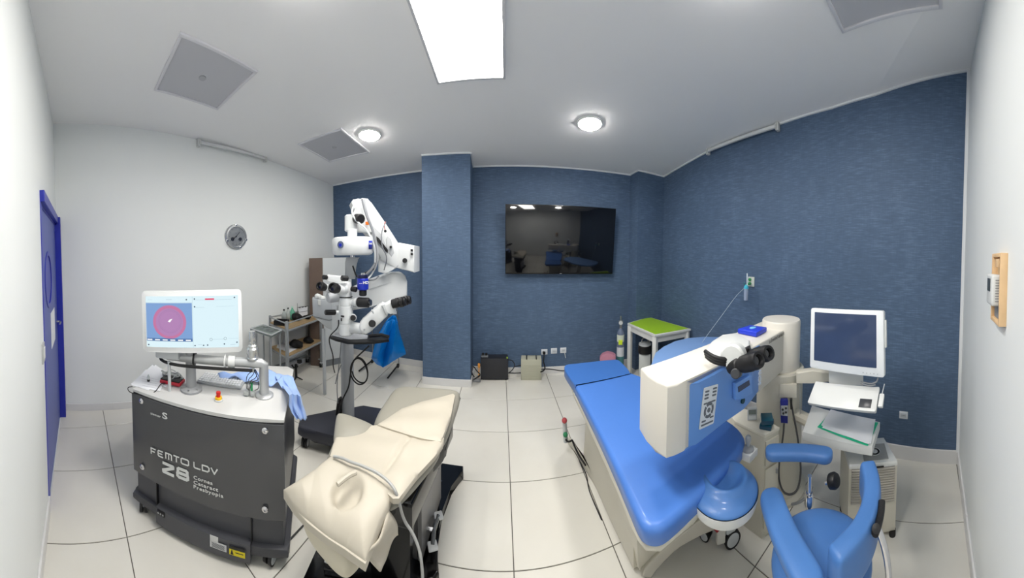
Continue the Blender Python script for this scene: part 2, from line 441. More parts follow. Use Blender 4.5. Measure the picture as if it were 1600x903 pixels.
# leaf with a round hole
b = MB(); am = (a0 + a1) / 2; hw = (a1 - a0) / 2 - .018; hz = 1.46; hr = .20; ho = .17
ring = []; n = 32
def sq(t):
    c, s_ = math.cos(t), math.sin(t); k = 1 / max(abs(c) / hw, abs(s_) / .45); return (c * k, s_ * k)
for yy in (-.006, -.046):
    ring.append([XW @ Vector((am + ho + math.cos(2 * PI * i / n) * hr, yy, hz + math.sin(2 * PI * i / n) * hr)) for i in range(n)])
    ring.append([XW @ Vector((am + sq(2 * PI * i / n)[0], yy, hz + sq(2 * PI * i / n)[1])) for i in range(n)])
b.loft([ring[1], ring[0], ring[2], ring[3]], cap=False)
b.box((am, -.026, (hz - .45) / 2 + .004), (2 * hw, .04, hz - .45 - .008), M=XW)
b.box((am, -.026, (DZ + hz + .45) / 2 - .012), (2 * hw, .04, DZ - hz - .45 - .024), M=XW)
leaf = b.build('door_leaf', DOORP, door, world=True, angle=30)
b = MB(); c0 = XW @ Vector((am + ho, -.006, hz)); ax = (XW.to_3x3() @ Vector((0, 1, 0)))
b.lathe([(hr - .012, -.045), (hr - .012, .006), (hr + .022, .006), (hr + .022, -.002)], c0, ax, n=36)
b.build('porthole_ring', NAVY, leaf, world=True)
b = MB(); b.cyl(c0 - ax * .03, c0 - ax * .024, hr - .005, n=36)
b.build('window_pane', mat('dark_door_glass', (20, 26, 110), .08, coat=.5), leaf, world=True)
b = MB(); b.box((am - .06, -.005, 1.03), (.30, .002, .29), M=XW)
b.build('paper_notice', PAPER, leaf, world=True, smooth=False)
b = MB(); b.tube([XW @ Vector(p) for p in ((a0 + .09, -.006, 1.0), (a0 + .09, .035, 1.0), (a0 + .2, .035, 1.0))], .009, smooth=1)
b.build('door_handle', STEEL, leaf, world=True)
b = MB(); b.box((nl(-1.66), .005, 1.04), (.075, .011, .12), M=XW, bev=.003)
sw = tag(b.build('light_switch', mat('switch_metal', (176, 178, 178), .35), angle=30), 'small grey switch plate on the white wall beside the blue door', 'switch')
b = MB(); b.box((nl(-1.66), .013, 1.04), (.04, .007, .07), M=XW, bev=.002); b.build('rocker', WHITE, sw, world=True)
# ---------------------------------------------------------------- ceiling fittings
def on_ceiling(x, y, rz=0.0):
    n = Vector((0.00616, 0.08466, 1)).normalized()
    u = Vector((math.cos(rz), math.sin(rz), 0)); u = (u - n * u.dot(n)).normalized(); v = n.cross(u)
    M = Matrix((u, v, n)).transposed().to_4x4(); M.translation = Vector((x, y, zc(x, y))); return M
PANELM = mat('led_diffuser', (255, 251, 245), .5, emit=PANEL_E)
cl = thing('ceiling_light', 'large white rectangular LED box light on the ceiling', 'ceiling light', M=on_ceiling(-.228, 1.30, math.radians(-1)))
b = MB()
for sx in (-1, 1): b.box((sx * .236, 0, -.03), (.018, 1.32, .06), bev=.003)
for sy in (-1, 1): b.box((0, sy * .651, -.03), (.454, .018, .06), bev=.003)
b.build('light_frame', mat('light_frame_white', (205, 206, 208), .4), cl)
b = MB(); b.box((0, 0, -.052), (.454, 1.284, .004)); b.build('diffuser', PANELM, cl, smooth=False)
DOWNM = mat('downlight_diffuser', (255, 251, 245), .5, emit=DOWN_E)
for i, (x, y, lab) in enumerate(((-1.315, 2.53, 'round downlight glowing beside the square ceiling vent, left one'), (.818, 2.455, 'round downlight glowing above the television, right one'), (-.82, .95, 'added unseen fill lamp, built like a downlight, over the laser console above the view'), (.92, .84, 'added unseen fill lamp, built like a downlight, over the surgeon stool above the view'))):  # the last two are unseen lamps, added to even out the room light
    d = thing('downlight', lab, 'ceiling light', M=on_ceiling(x, y), group=None)
    b = MB(); b.lathe([(.125, .0), (.125, -.012), (.108, -.018), (.106, -.008)], n=40); b.build('rim', WHITE, d)
    b = MB(); b.lathe([(.106, -.010), (.100, -.024), (.07, -.032), (.001, -.036)], n=40); b.build('diffuser', DOWNM, d)
# perforated vent panels
def perforated():
    m = bpy.data.materials.new('perforated_grey_metal'); m.use_nodes = True
    nt = m.node_tree; b = nt.nodes['Principled BSDF']; b.inputs['Roughness'].default_value = .55
    tc = nt.nodes.new('ShaderNodeTexCoord'); mp = nt.nodes.new('ShaderNodeMapping'); mp.inputs['Scale'].default_value = (75, 75, 75)
    mp.inputs['Rotation'].default_value = (0, 0, PI / 4)
    vo = nt.nodes.new('ShaderNodeTexVoronoi'); vo.inputs['Randomness'].default_value = 0.0; vo.inputs['Scale'].default_value = 1
    nt.links.new(tc.outputs['Object'], mp.inputs[0]); nt.links.new(mp.outputs[0], vo.inputs['Vector'])
    cr = nt.nodes.new('ShaderNodeValToRGB'); e = cr.color_ramp.elements
    e[0].position = .30; e[0].color = (s2l(128), s2l(129), s2l(134), 1); e[1].position = .42; e[1].color = (s2l(190), s2l(191), s2l(196), 1)
    nt.links.new(vo.outputs['Distance'], cr.inputs[0]); nt.links.new(cr.outputs[0], b.inputs['Base Color'])
    return m
PERF = perforated()
def vent(cs, lab):
    a, c = Vector(cs[0]), Vector(cs[1])
    ctr = sum((Vector(p) for p in cs), Vector((0, 0))) / 4
    t = thing('ceiling_vent', lab, 'vent', M=on_ceiling(ctr.x, ctr.y, math.atan2(c.y - a.y, c.x - a.x)), group=None)
    b = MB(); s = .60; f = .022
    for k in (-1, 1): b.box((0, k * (s / 2 - f / 2), -.008), (s, f, .016), bev=.002); b.box((k * (s / 2 - f / 2), 0, -.008), (f, s - 2 * f, .016), bev=.002)
    b.build('vent_frame', mat('vent_frame', (216, 216, 220), .5), t)
    b = MB(); b.box((0, 0, -.004), (s - 2 * f + .002, s - 2 * f + .002, .006)); b.build('perforated_plate', PERF, t, smooth=False)
    b = MB(); b.cyl((0, 0, -.012), (0, 0, -.006), .028, n=20); b.build('damper', mat('vent_knob', (172, 173, 178), .5), t)
vent([(-1.546, .675), (-1.536, 1.232), (-2.146, 1.293), (-2.185, .734)], 'square perforated ceiling vent nearest to the blue door')
vent([(-1.51, 2.28), (-1.50, 2.83), (-2.08, 2.88), (-2.11, 2.366)], 'square perforated ceiling vent beside the left downlight')
vent([(.985, .60), (1.580, .552), (1.515, -.045), (.92, .003)], 'square perforated ceiling vent at the right end of the ceiling, partly out of frame')
# rails high on the side walls
def rail(P0, P1, lab, inw):
    M = frame_from(P0, Vector(P1) - Vector(P0), inw); L = (Vector(P1) - Vector(P0)).length
    t = thing('wall_rail', lab, 'rail', M=M)
    b = MB(); b.box((L / 2, .035, 0), (L - .03, .03, .035), bev=.008); b.build('rod', mat('rail_aluminium', (214, 216, 216), .4), t)
    for x in (0, L):
        b = MB(); b.box((x, .02, 0), (.035, .05, .085), bev=.008); b.cyl((x, .03, 0), (x + (.02 if x == 0 else -.02), .03, 0), .03, n=16)
        b.build('bracket', mat('rail_bracket', (200, 202, 200), .4), t)
rail((-2.79, 1.40, 2.90), (-2.715, 2.32, 2.86), 'long thin rail high on the white wall above the clock', Vector((1, 0, 0)))
rail((2.2, 2.32, 2.82), (2.262, 1.42, 2.875), 'long thin rail high on the blue right wall near the ceiling', Vector((-1, 0, 0)))
# ---------------------------------------------------------------- laser console on the left
DARK = mat('charcoal_panel', (70, 71, 74), .22, coat=.4)
DARK2 = mat('charcoal_skirt', (74, 75, 80), .4)
ALU = mat('satin_aluminium', (186, 188, 189), .38, .55)
PRINT = mat('white_print', (215, 217, 216), .5)
def v2(p): return Vector((p[0], p[1]))
ZT = .77
A_ = v2(at(207, 607, ZT)); B_2 = v2(at(444, 656, ZT))
cu_ = (B_2 - A_).normalized(); cw_ = Vector((-cu_.y, cu_.x)); cL = (B_2 - A_).length
con = thing('laser_console', 'charcoal surgical laser console on castors with a white top and silver lettering', 'medical machine', (A_.x, A_.y, 0), math.atan2(cu_.y, cu_.x))
CM = W[con.name]; CD = .66
def bulge(L, n=10, k=.012, y0=0.0, x0=0.0):   # gently bowed front outline
    return [(x0 + L * i / n, y0 - k * 4 * (i / n) * (1 - i / n)) for i in range(n + 1)]
b = MB(); b.prism(bulge(cL) + [(cL, .03), (cL - .0, CD - .05), (cL - .05, CD), (.05, CD), (0, CD - .05)], ZT - .018, ZT, bev=.004)
b.build('worktop', mat('white_console_top', (204, 204, 202), .28), con)
b = MB(); b.prism(bulge(cL - .006, x0=.003, y0=.004) + [(cL - .003, .03), (cL - .003, CD - .05), (cL - .05, CD - .01), (.05, CD - .01), (.003, CD - .05)], .25, ZT - .019, bev=.003)
b.build('housing', mat('charcoal_housing', (62, 63, 66), .35), con)
b = MB(); b.prism(bulge(cL, y0=-.008) + [(cL, .0)] + bulge(cL, y0=.003)[::-1][0:0] + [(0, .0)], .252, ZT - .024, bev=.003)
b.build('front_panel', DARK, con)
b = MB(); b.prism(bulge(cL - .03, x0=.015, y0=.012) + [(cL - .015, CD - .03), (.015, CD - .03)], .10, .25)
b.build('skirt', DARK2, con)
b = MB(); b.prism(bulge(cL + .02, x0=-.01, y0=-.012) + [(cL + .012, .02), (cL + .012, CD - .02), (cL - .03, CD + .01), (.03, CD + .01), (-.012, CD - .02), (-.012, .02)], .062, .108, bev=.012)
b.build('bumper', mat('bumper_grey', (66, 67, 72), .45), con)
def lp(x, y, off=0.0):     # pixel -> local point on the front panel plane (measured)
    P0 = CM @ Vector((0, off, 0)); Q0 = CM @ Vector((1, off, 0)); return CM.inverted() @ onl(x, y, P0, Q0)
cx0, cx1 = lp(243, 790, -.036).x, lp(391, 870, -.036).x
b = MB(); cov = [(p[0], p[1]) for p in bulge(cx1 - cx0, x0=cx0, y0=-.034, k=.006)] + [(cx1, .02), (cx0, .02)]
b.prism(cov, .026, .124, bev=.006); b.build('plinth_cover', DARK2, con)
for x in (cx0 - .003, cx1 + .003):
    b = MB(); b.box((x, -.003, .185), (.004, .03, .13)); b.build('seam', BLACK, con, smooth=False)
def lp(x, y, off=0.0):     # pixel -> local point on the front panel plane (measured)
    P0 = CM @ Vector((0, off, 0)); Q0 = CM @ Vector((1, off, 0)); return CM.inverted() @ onl(x, y, P0, Q0)
for x, y in ((220.5, 626.6), (414, 673), (222, 729.6), (414, 796)):
    p = lp(x, y, -.02); b = MB(); b.lathe([(.017, 0), (.017, -.006), (.012, -.010), (.005, -.011), (.004, -.006), (.001, -.006)], (p.x, -.016 - .012 * 4 * (p.x / cL) * (1 - p.x / cL) + .004, p.z), (0, 1, 0), n=20)
    b.build('panel_screw', CHROME, con)
def ptext(body, x0, y0, x1, size, bold=0.0, name='lettering', sp=1.0, yy=0.0):
    p, q_ = lp(x0, y0, -.024), lp(x1, y0, -.024)
    M = CM @ frame_from((p.x, -.0235, p.z), (1, 0, 0), (0, 0, 1))
    o = text(name, body, size, PRINT, M, con, ext=.0008, bold=bold, space=sp)
    xs = [v.co.x for v in o.data.vertices]; wd = max(xs) - min(xs); k = (q_.x - p.x) / wd; x00 = min(xs)
    for v in o.data.vertices: v.co.x = p.x + (v.co.x - x00) * k
    return o
GLY = {'F': [[(0, 0), (0, 1), (1, 1)], [(0, .48), (.8, .48)]], 'E': [[(1, 1), (.15, 1), (0, .85), (0, .15), (.15, 0), (1, 0)], [(0, .5), (.85, .5)]],
       'M': [[(0, 0), (0, 1), (.85, 1), (1, .85), (1, 0)], [(.5, 1), (.5, 0)]], 'T': [[(0, 1), (1, 1)], [(.5, 1), (.5, 0)]], 'O': [[(0, .15), (0, .85), (.15, 1), (.85, 1), (1, .85), (1, .15), (.85, 0), (.15, 0), (0, .15)]],
       'L': [[(0, 1), (0, .15), (.15, 0), (1, 0)]], 'D': [[(0, 0), (0, 1), (.75, 1), (1, .75), (1, .25), (.75, 0), (0, 0)]], 'V': [[(0, 1), (.5, 0), (1, 1)]],
       'Z': [[(0, 1), (1, 1), (1, .82), (0, .18), (0, 0), (1, 0)]], '8': [[(.1, .5), (.05, .62), (.05, .9), (.15, 1), (.85, 1), (.95, .9), (.95, .62), (.9, .5), (1, .4), (1, .12), (.86, 0), (.14, 0), (0, .12), (0, .4), (.1, .5), (.9, .5)]]}
def glyph(ch, x0, yt0, yb0, x1, t_):
    """letter of straight strokes: left edge at pixel x0 from top yt0 to foot yb0, right edge at x1"""
    pt, pb, pr = lp(x0, yt0, -.024), lp(x0, yb0, -.024), lp(x1, yb0, -.024)
    w_, h_ = pr.x - pt.x - t_, pt.z - pb.z - t_
    q = MB()
    for line in GLY[ch]:
        P_ = [(pt.x + t_ / 2 + x * w_, pb.z + t_ / 2 + y * h_) for x, y in line]
        for k_, (a, c) in enumerate(zip(P_, P_[1:])):
            a, c = Vector(a), Vector(c); d = (c - a); L_ = d.length + t_ * .55; m_ = (a + c) / 2
            q.box((m_.x, -.0235, m_.y), (L_, .0012 + .0001 * k_, t_), rot=Matrix.Rotation(-math.atan2(d.y, d.x), 3, 'Y'))
    return q.build('letter', PRINT, con, smooth=False)
sl = .30
for ch, xa, xb in (('F', 235.2, 243.5), ('E', 246, 255), ('M', 258, 268.8), ('T', 270.5, 280.5), ('O', 282, 295.5), ('L', 302, 313.5), ('D', 315, 327.5), ('V', 329, 340.5)):
    yt_ = 698.5 + (xa - 235.2) * .335; glyph(ch, xa, yt_, yt_ + 10.2, xb, .0072)
for ch, xa, xb in (('Z', 253, 272.5), ('8', 275, 295.5)):
    yt_ = 720 + (xa - 253) * .36; glyph(ch, xa, yt_, yt_ + 17.5, xb, .0165)
ptext('Cornea', 302.5, 748, 332, .027, bold=.0003, sp=1.12)
ptext('Cataract', 302.5, 755.5, 340.5, .027, bold=.0003, sp=1.12)
ptext('Presbyopia', 302.5, 762.5, 348.5, .027, bold=.0003, sp=1.12)
ptext('ziemer', 235, 647, 251, .019, sp=1.05)
ptext('S', 253.5, 653, 261.5, .05, bold=.001, name='emblem')
# stickers on the plinth cover
def sticker(x0, y0, x1, y1, m, name, off=-.043, lx=None):
    p, q_ = lp(x0, y0, off), lp(x1, y1, off)
    b = MB(); b.box(((p.x + q_.x) / 2, off, (p.z + q_.z) / 2), (q_.x - p.x, .001, abs(p.z - q_.z))); return b.build(name, m, con, smooth=False), p, q_
LW = mat('label_white', (205, 206, 206), .6); LY = mat('label_yellow', (222, 205, 30), .6)
st, p, q_ = sticker(328, 843, 354, 863, LW, 'type_label')
b = MB()
for k in range(5): b.box(((p.x + q_.x) / 2, -.044, q_.z + .006 + (p.z - q_.z - .01) * k / 5), ((q_.x - p.x) * (.82 - .1 * (k % 2)), .0006, .0025))
b.build('label_lines', mat('label_ink', (110, 112, 116), .7), con, smooth=False)
sticker(328, 835, 341, 850, LW, 'type_label')
st, p, q_ = sticker(358, 855, 383, 873, LY, 'warning_label')
b = MB(); b.box(((p.x + q_.x) / 2, -.0432, p.z + .003), (q_.x - p.x, .001, .016)); b.build('warning_header', BLACK, con, smooth=False)
b = MB(); b.box(((p.x + q_.x) / 2 + .012, -.044, (p.z + q_.z) / 2), ((q_.x - p.x) * .5, .0006, .004)); b._add([(p.x + .006, -.0442, q_.z + .003), (p.x + .024, -.0442, q_.z + .003), (p.x + .015, -.0442, p.z - .003)], [[0, 1, 2]])
b.build('warning_mark', BLACK, con, smooth=False)
b = MB(); p = lp(251, 803, -.043); b.box((p.x, -.038, p.z), (.052, .012, .028), bev=.003); b.build('socket', BLACK, con)
b = MB()
for k in range(3): b.cyl((p.x - .016 + .016 * k, -.046, p.z), (p.x - .016 + .016 * k, -.043, p.z), .005, n=10)
b.build('socket_plug', GREYP, con)
def castor(par, x, y, r=.036, rz=0.0, m=None, wl=None, h=.066):
    t = MB(); R = Matrix.Translation((x, y, 0)) @ Matrix.Rotation(rz, 4, 'Z')
    t.box((0, .0, h - .016), (.05, .06, .03), bev=.01, M=R); t.box((0, -.0, (r * .8 + h - .01) / 2), (.008, .045, h - .01 - r * .8), M=R)
    c = t.build('castor', m or LGREY, par)
    for sx in (-1, 1):
        q = MB(); a = R @ Vector((sx * .006, -.012, r)); e = R @ Vector((sx * .024, -.012, r)); q.cyl(a, e, r, n=24); q.build('wheel', wl or RUBBER, c)
        q = MB(); a = R @ Vector((sx * .0235, -.012, r)); e = R @ Vector((sx * .0265, -.012, r)); q.cyl(a, e, r * .8, r * .7, n=24); q.build('hub_cap', LGREY, c)
    return c
for x, y, a in ((.05, .025, .5), (cL - .085, .03, -.4), (.06, CD - .06, .2), (cL - .06, CD - .06, 1.0)): castor(con, x, y, rz=a)
# monitor on its pole
mp = at(299, 609, ZT)
mon_r = math.hypot(mp.x, mp.y)
b = MB(); b.lathe([(.068, 0), (.068, .012), (.055, .02), (.036, .024), (.036, .0), (.031, .0), (.031, .34), (.0, .34)][:4] + [(.032, .026), (.031, .36), (.001, .36)], (mp.x, mp.y, ZT), n=32)
b.build('monitor_pole', GREYP, con, world=True)
for k in range(6):
    b = MB(); t = 2 * PI * k / 6 + .3; b.cyl((mp.x + .054 * math.cos(t), mp.y + .054 * math.sin(t), ZT + .015), (mp.x + .054 * math.cos(t), mp.y + .054 * math.sin(t), ZT + .022), .006, n=10)
    b.build('flange_bolt', STEEL, con, world=True)
mr = mon_r - .045
TL, TR, BL = rho(222.5, 454, mr + .045), rho(377, 452.5, mr - .01), rho(226.5, 551, mr + .045); BRr = rho(376.5, 545, mr - .01)
mc = (TL + TR + BL + BRr) / 4; mu_ = ((TR - TL) + (BRr - BL)).normalized(); mu_.z = 0; mu_.normalize()
MM = frame_from(mc, mu_, (0, 0, 1)); MW_ = (TR - TL).length; MH = ((TL - BL).length + (TR - BRr).length) / 2
b = MB(); b.box((0, 0, 0), (MW_, MH, .03), bev=.0, M=MM)
bm = MB(); ol = rounded(MW_, MH, .022, 5)
bm.prism(ol, -.018, .014, bev=.006, M=MM)
mon = bm.build('monitor', mat('monitor_white', (232, 234, 234), .35), con, world=True)
def sc_box(name, m, boxes, z=.0150, par=mon):
    q = MB()
    for x0, y0, x1, y1 in boxes:
        cx0, cx1 = (x0 - .5) * MW_, (x1 - .5) * MW_; cy0, cy1 = (.5 - y0) * MH, (.5 - y1) * MH
        q.box(((cx0 + cx1) / 2, (cy0 + cy1) / 2, z), (abs(cx1 - cx0), abs(cy0 - cy1), .0006), M=MM)
    return q.build(name, m, par, world=True, smooth=False)
def disc(q, x, y, r, z, r0=0.0, n=40):
    cx, cy = (x - .5) * MW_, (.5 - y) * MH
    ro = [MM @ Vector((cx + math.cos(2 * PI * i / n) * r, cy + math.sin(2 * PI * i / n) * r, z)) for i in range(n)]
    if r0:
        ri = [MM @ Vector((cx + math.cos(2 * PI * i / n) * r0, cy + math.sin(2 * PI * i / n) * r0, z)) for i in range(n)]
        q.loft([ro, ri], cap=False)
    else: q._add(ro, [list(range(n))])
def EM(n, c, e=.9):
    m_ = mat(n, c, .4, emit=.74); m_.node_tree.nodes['Principled BSDF'].inputs['Base Color'].default_value = (.01, .01, .012, 1); return m_
sc_box('screen', EM('screen_glow', (214, 236, 243), .72), [(.04, .085, .965, .915)], z=.0142)
sc_box('eye_picture', EM('screen_blue', (120, 156, 205), .6), [(.042, .195, .508, .815)], z=.0147)
q = MB(); disc(q, .28, .50, .103, .0152); q.build('eye_image', EM('screen_mauve', (172, 125, 175), .6), mon, world=True, smooth=False)
q = MB(); disc(q, .28, .505, .101, .0154, .085); q.build('eye_rim', EM('screen_pink', (190, 112, 155), .6), mon, world=True, smooth=False)
q = MB(); disc(q, .285, .49, .0700, .0156, .0692); disc(q, .285, .49, .0625, .0156, .0620); q.build('eye_ring', EM('screen_violet', (120, 90, 140), .3), mon, world=True, smooth=False)
q = MB(); cx, cy = (.285 - .5) * MW_, .01
q._add([MM @ Vector((cx - .014, cy - .008, .0158)), MM @ Vector((cx + .0, cy - .012, .0158)), MM @ Vector((cx + .016, cy + .010, .0158)), MM @ Vector((cx - .002, cy + .004, .0158))], [[0, 1, 2, 3]])
q.build('light_reflex', EM('screen_white', (250, 250, 250), 1.2), mon, world=True, smooth=False)
sc_box('value_strip', EM('screen_navy', (72, 110, 160), .4), [(.045, .768, .508, .815)], z=.0156)
for k in range(6): sc_box('value_text', EM('screen_white', (250, 250, 250), 1.2), [(.05 + .078 * k, .785, .05 + .078 * k + .05, .803)], z=.0162)
for bb in [(.512, .09, .514, .91), (.04, .186, .508, .189), (.53, .145, .90, .148), (.53, .265, .63, .268), (.75, .255, .93, .257), (.70, .78, .82, .783), (.86, .775, .96, .777), (.56, .86, .60, .863), (.88, .872, .93, .876), (.06, .14, .11, .143), (.25, .135, .31, .14)]: sc_box('screen_line', EM('screen_line', (150, 180, 195), .5), [bb], z=.0150)
sc_box('alert_bar', EM('screen_red', (222, 60, 100), .7), [(.64, .125, .73, .148)], z=.0154)
INK = EM('screen_ink', (60, 80, 100), .15)
for x, y in ((.535, .13), (.535, .255), (.455, .14), (.93, .12), (.06, .88), (.53, .878), (.615, .875), (.655, .872), (.82, .86), (.945, .84)): q = MB(); disc(q, x, y, .0045, .0154, n=14); q.build('screen_icon', INK, mon, world=True, smooth=False)
for x, y in ((.69, .783), (.83, .773)): q = MB(); disc(q, x, y, .0085, .0154, .0070, n=20); q.build('screen_icon', INK, mon, world=True, smooth=False)
# emergency stop
ep = at(341.5, 625.5, ZT); b = MB(); b.lathe([(.026, 0), (.026, .006), (.020, .010)], ep, n=24); es = b.build('emergency_stop', LGREY, con, world=True)
b = MB(); b.lathe([(.021, .009), (.020, .022), (.001, .022)], ep, n=24); b.build('yellow_collar', mat('estop_yellow', (240, 190, 30), .4), es, world=True)
b = MB(); b.lathe([(.0125, .022), (.0125, .036), (.0145, .040), (.013, .050), (.001, .052)], ep, n=24); b.build('red_button', mat('estop_red', (205, 35, 30), .35), es, world=True)
# jointed beam pipe
ap = at(413, 618, ZT); ar = math.hypot(ap.x, ap.y); rr = .0285
ztop_ = ZT + .195
b = MB(); b.lathe([(.055, 0), (.055, .008), (.048, .014), (.033, .016)], ap, n=32); fl = b.build('pipe_flange', ALU, con, world=True)
pe = rho(262, 556, ar + .14); pe.z = ztop_ + .012
top = Vector((ap.x, ap.y, ztop_)); d = (pe - top); du = d.normalized()
b = MB(); b.tube([ap + Vector((0, 0, .01)), Vector((ap.x, ap.y, ztop_ - .045)), Vector((ap.x, ap.y, ztop_ - .012)), top + du * .018 + Vector((0, 0, .0)), top + du * .05, top + du * .18], rr, n=20)
b.build('beam_pipe', ALU, con, world=True)
b = MB(); b.tube([top + du * .17, top + du * .21], rr + .006, n=24); b.build('pipe_collar', WHITE, con, world=True)
b = MB(); b.tube([top + du * .205, pe], rr - .001, n=20); b.build('beam_pipe', mat('pipe_grey', (176, 178, 178), .4, .4), con, world=True)
b = MB(); b.box(pe + Vector((.02, 0, .02)), (.16, .07, .06), rot=Matrix.Rotation(math.atan2(du.y, du.x), 3, 'Z'), bev=.012)
b.build('beam_housing', LGREY, con, world=True)
b = MB(); b.cyl(pe + Vector((.05, -.01, -.02)), Vector((pe.x + .05, pe.y - .01, ZT)), .010, n=12); b.build('pipe_support', LGREY, con, world=True)
b = MB(); k0 = pe + Vector((-.07, -.04, -.005)); b.tube([k0, pe + Vector((.03, -.045, -.035)), pe.lerp(top, .5) + Vector((.01, -.045, -.032)), top + du * .12 + Vector((.01, -.04, -.03)), top + du * .05 + Vector((.012, -.03, -.034))], .0095, n=10, smooth=2)
b.build('black_hose', BLACK, con, world=True)
for f in (.3, .62):
    b = MB(); c = pe.lerp(top, f); b.tube([c - du * .004, c + du * .004], rr + .012, n=20); b.build('cable_tie', BLACK if f < .5 else WHITE, con, world=True)
hb = top + du * .065 + Vector((0, 0, rr - .004)); b = MB()
b.lathe([(.034, 0), (.036, .010), (.032, .014), (.036, .03), (.036, .062), (.028, .072), (.028, .08), (.018, .088), (.018, .098), (.022, .104), (.022, .135), (.019, .150), (.019, .165), (.001, .165)], hb, n=28)
b.build('handpiece', mat('handpiece_steel', (196, 198, 198), .25, .8), con, world=True)
b = MB(); b.lathe([(.010, -.028), (.010, 0)], hb + Vector((0, 0, -2 * rr + .006)), n=12); b.build('valve', WHITE, con, world=True)
# loose things lying on the console
def sheet(name, pts, m, label=None, cat=None, group=None, th=.0012, z=None):
    b = MB(); n = len(pts); b._add([Vector(p) for p in pts] + [Vector(p) - Vector((0, 0, th)) for p in pts], [list(range(n)), list(range(n, 2 * n))[::-1]] + [[i, (i + 1) % n, n + (i + 1) % n, n + i] for i in range(n)])
    o = b.build(name, m, smooth=False)
    if label: tag(o, label, cat, group)
    return o
ps = [('top sheet of the papers spread on the left of the white console top', [(206, 602), (228, 577), (262, 585), (250, 611)]), ('half-covered sheet under the papers on the white console top', [(204, 600), (238, 570), (262, 582), (232, 610)]), ('sheet sticking out at the back of the console papers', [(224, 585), (243, 570), (275, 590), (258, 605)])]
for k, (lab, cs) in enumerate(ps):
    sheet('paper_sheet', [at(x, y, ZT + .0045 - .0013 * k) for x, y in cs], PAPER, lab, 'paper', None)
b = MB()
for k in range(5):
    a = at(222, 588 + 3.5 * k, ZT + .0046); c = at(246 + 2 * (k % 2), 593 + 3.5 * k, ZT + .0046); b.tube([a, c], .0006, n=4)
o = b.build('printed_lines', mat('paper_ink', (150, 152, 165), .7)); 
par = [x for x in bpy.data.objects if x.name == 'paper_sheet'][0]; o.parent = par
# red and black hand device
p0, p1, p2, p3 = (at(252, 599, ZT + .006), at(284, 606, ZT + .006), at(287, 594, ZT + .006), at(256, 589, ZT + .006))
dc = (p0 + p1 + p2 + p3) / 4; du2 = (p1 - p0).normalized(); MD = frame_from(dc, du2, (p3 - p0))
L1, W1 = (p1 - p0).length, (p3 - p0).length * .9
dev = thing('hand_device', 'red and black plastic hand device lying beside the monitor pole', 'device', M=Matrix.Translation((dc.x, dc.y, ZT)))
b = MB(); b.box((0, 0, .008), (L1, W1, .02), bev=.006, M=MD); b.build('body', mat('device_red', (190, 45, 60), .4), dev, world=True)
b = MB(); b.box((-.004, .004, .020), (L1 * .94, W1 * .86, .010), bev=.004, M=MD); b.build('cover', BLACK, dev, world=True)
b = MB(); e = MD @ Vector((-.03, -W1 * .5, .004)); b.tube([e, e + Vector((-.01, -.03, 0)), at(243, 613, ZT + .006), at(228, 618, ZT - .03), at(212, 616, ZT - .02), at(201, 612, ZT - .02), at(199, 605, ZT + .005), at(207, 604, ZT + .008)], .0028, n=8, smooth=2)
tag(b.build('device_cable', BLACK), 'thin black cable looping over the front left edge of the console', 'cable')
# small syringe and tubing
s0 = at(232, 594, ZT + .012); s1 = at(231, 585, ZT + .03)
sy = thing('syringe', 'small upright clear vial with a dark cap on the papers', 'vial', M=Matrix.Translation((s0.x, s0.y, ZT + .005)))
b = MB(); b.lathe([(.009, 0), (.009, .03), (.006, .036), (.004, .045), (.001, .045)], (0, 0, 0), n=14); b.build('barrel', mat('frosted_plastic', (205, 212, 214), .25, alpha=.8), sy)
b = MB(); b.lathe([(.010, -.0), (.010, .014)], (0, 0, 0), n=14); b.build('cap', BLACK, sy)
b = MB(); base = at(268, 590, ZT + .01); pts = []
for k in range(60):
    t = k * .55; pts.append(base + Vector((.075 * math.cos(t * .9) * (.5 + .5 * math.sin(k * .7) ** 2) + .03 * math.sin(k * 1.7), .05 * math.sin(t), .004 + .014 * (1 + math.sin(k * .9)))))
b.tube(pts, .0042, n=6, smooth=2); tag(b.build('tubing_coil', mat('clear_tubing', (190, 194, 192), .2, alpha=.85)), 'tangle of thin clear tubing behind the red and black device', 'tubing')
# keyboard
k0, k1, k2, k3 = at(309, 597, ZT + .012), at(378, 607, ZT + .012), at(385, 589, ZT + .012), at(318, 582, ZT + .012)
kc = (k0 + k1 + k2 + k3) / 4; KM = frame_from((kc.x, kc.y, ZT), (k1 - k0), (k3 - k0)); kw, kd = .36, .135
ku = (k1 - k0); kw = ku.length * 1.02; kd = (k3 - k0).length
kb = thing('keyboard', 'silver keyboard with white keys in front of the blue drape on the console', 'keyboard', M=KM)
b = MB(); b.box((0, 0, .008), (kw, kd, .014), bev=.004); b.build('keyboard_base', mat('keyboard_silver', (168, 171, 174), .4), kb)
KEY = mat('white_key', (222, 224, 226), .5); proto = None
cols = 15; ccw = (kw - .02) / cols; rh = (kd - .016) / 5
for r in range(5):
    for c in range(cols):
        if r == 0 and 3 < c < 10: continue
        if proto is None:
            b = MB(); b.box((0, 0, 0), (ccw * .84, rh * .84, .007), bev=.0015, seg=1); proto = b.build('key', KEY, kb, smooth=False); o = proto
        else: o = proto.copy(); C.objects.link(o); o.parent = kb
        o.location = (-kw / 2 + .01 + ccw * (c + .5), -kd / 2 + .008 + rh * (r + .5), .0185)
b = MB(); b.box((ccw * -.5, -kd / 2 + .008 + rh * .5, .0185), (ccw * 5.8, rh * .84, .007), bev=.0015); b.build('space_bar', KEY, kb)
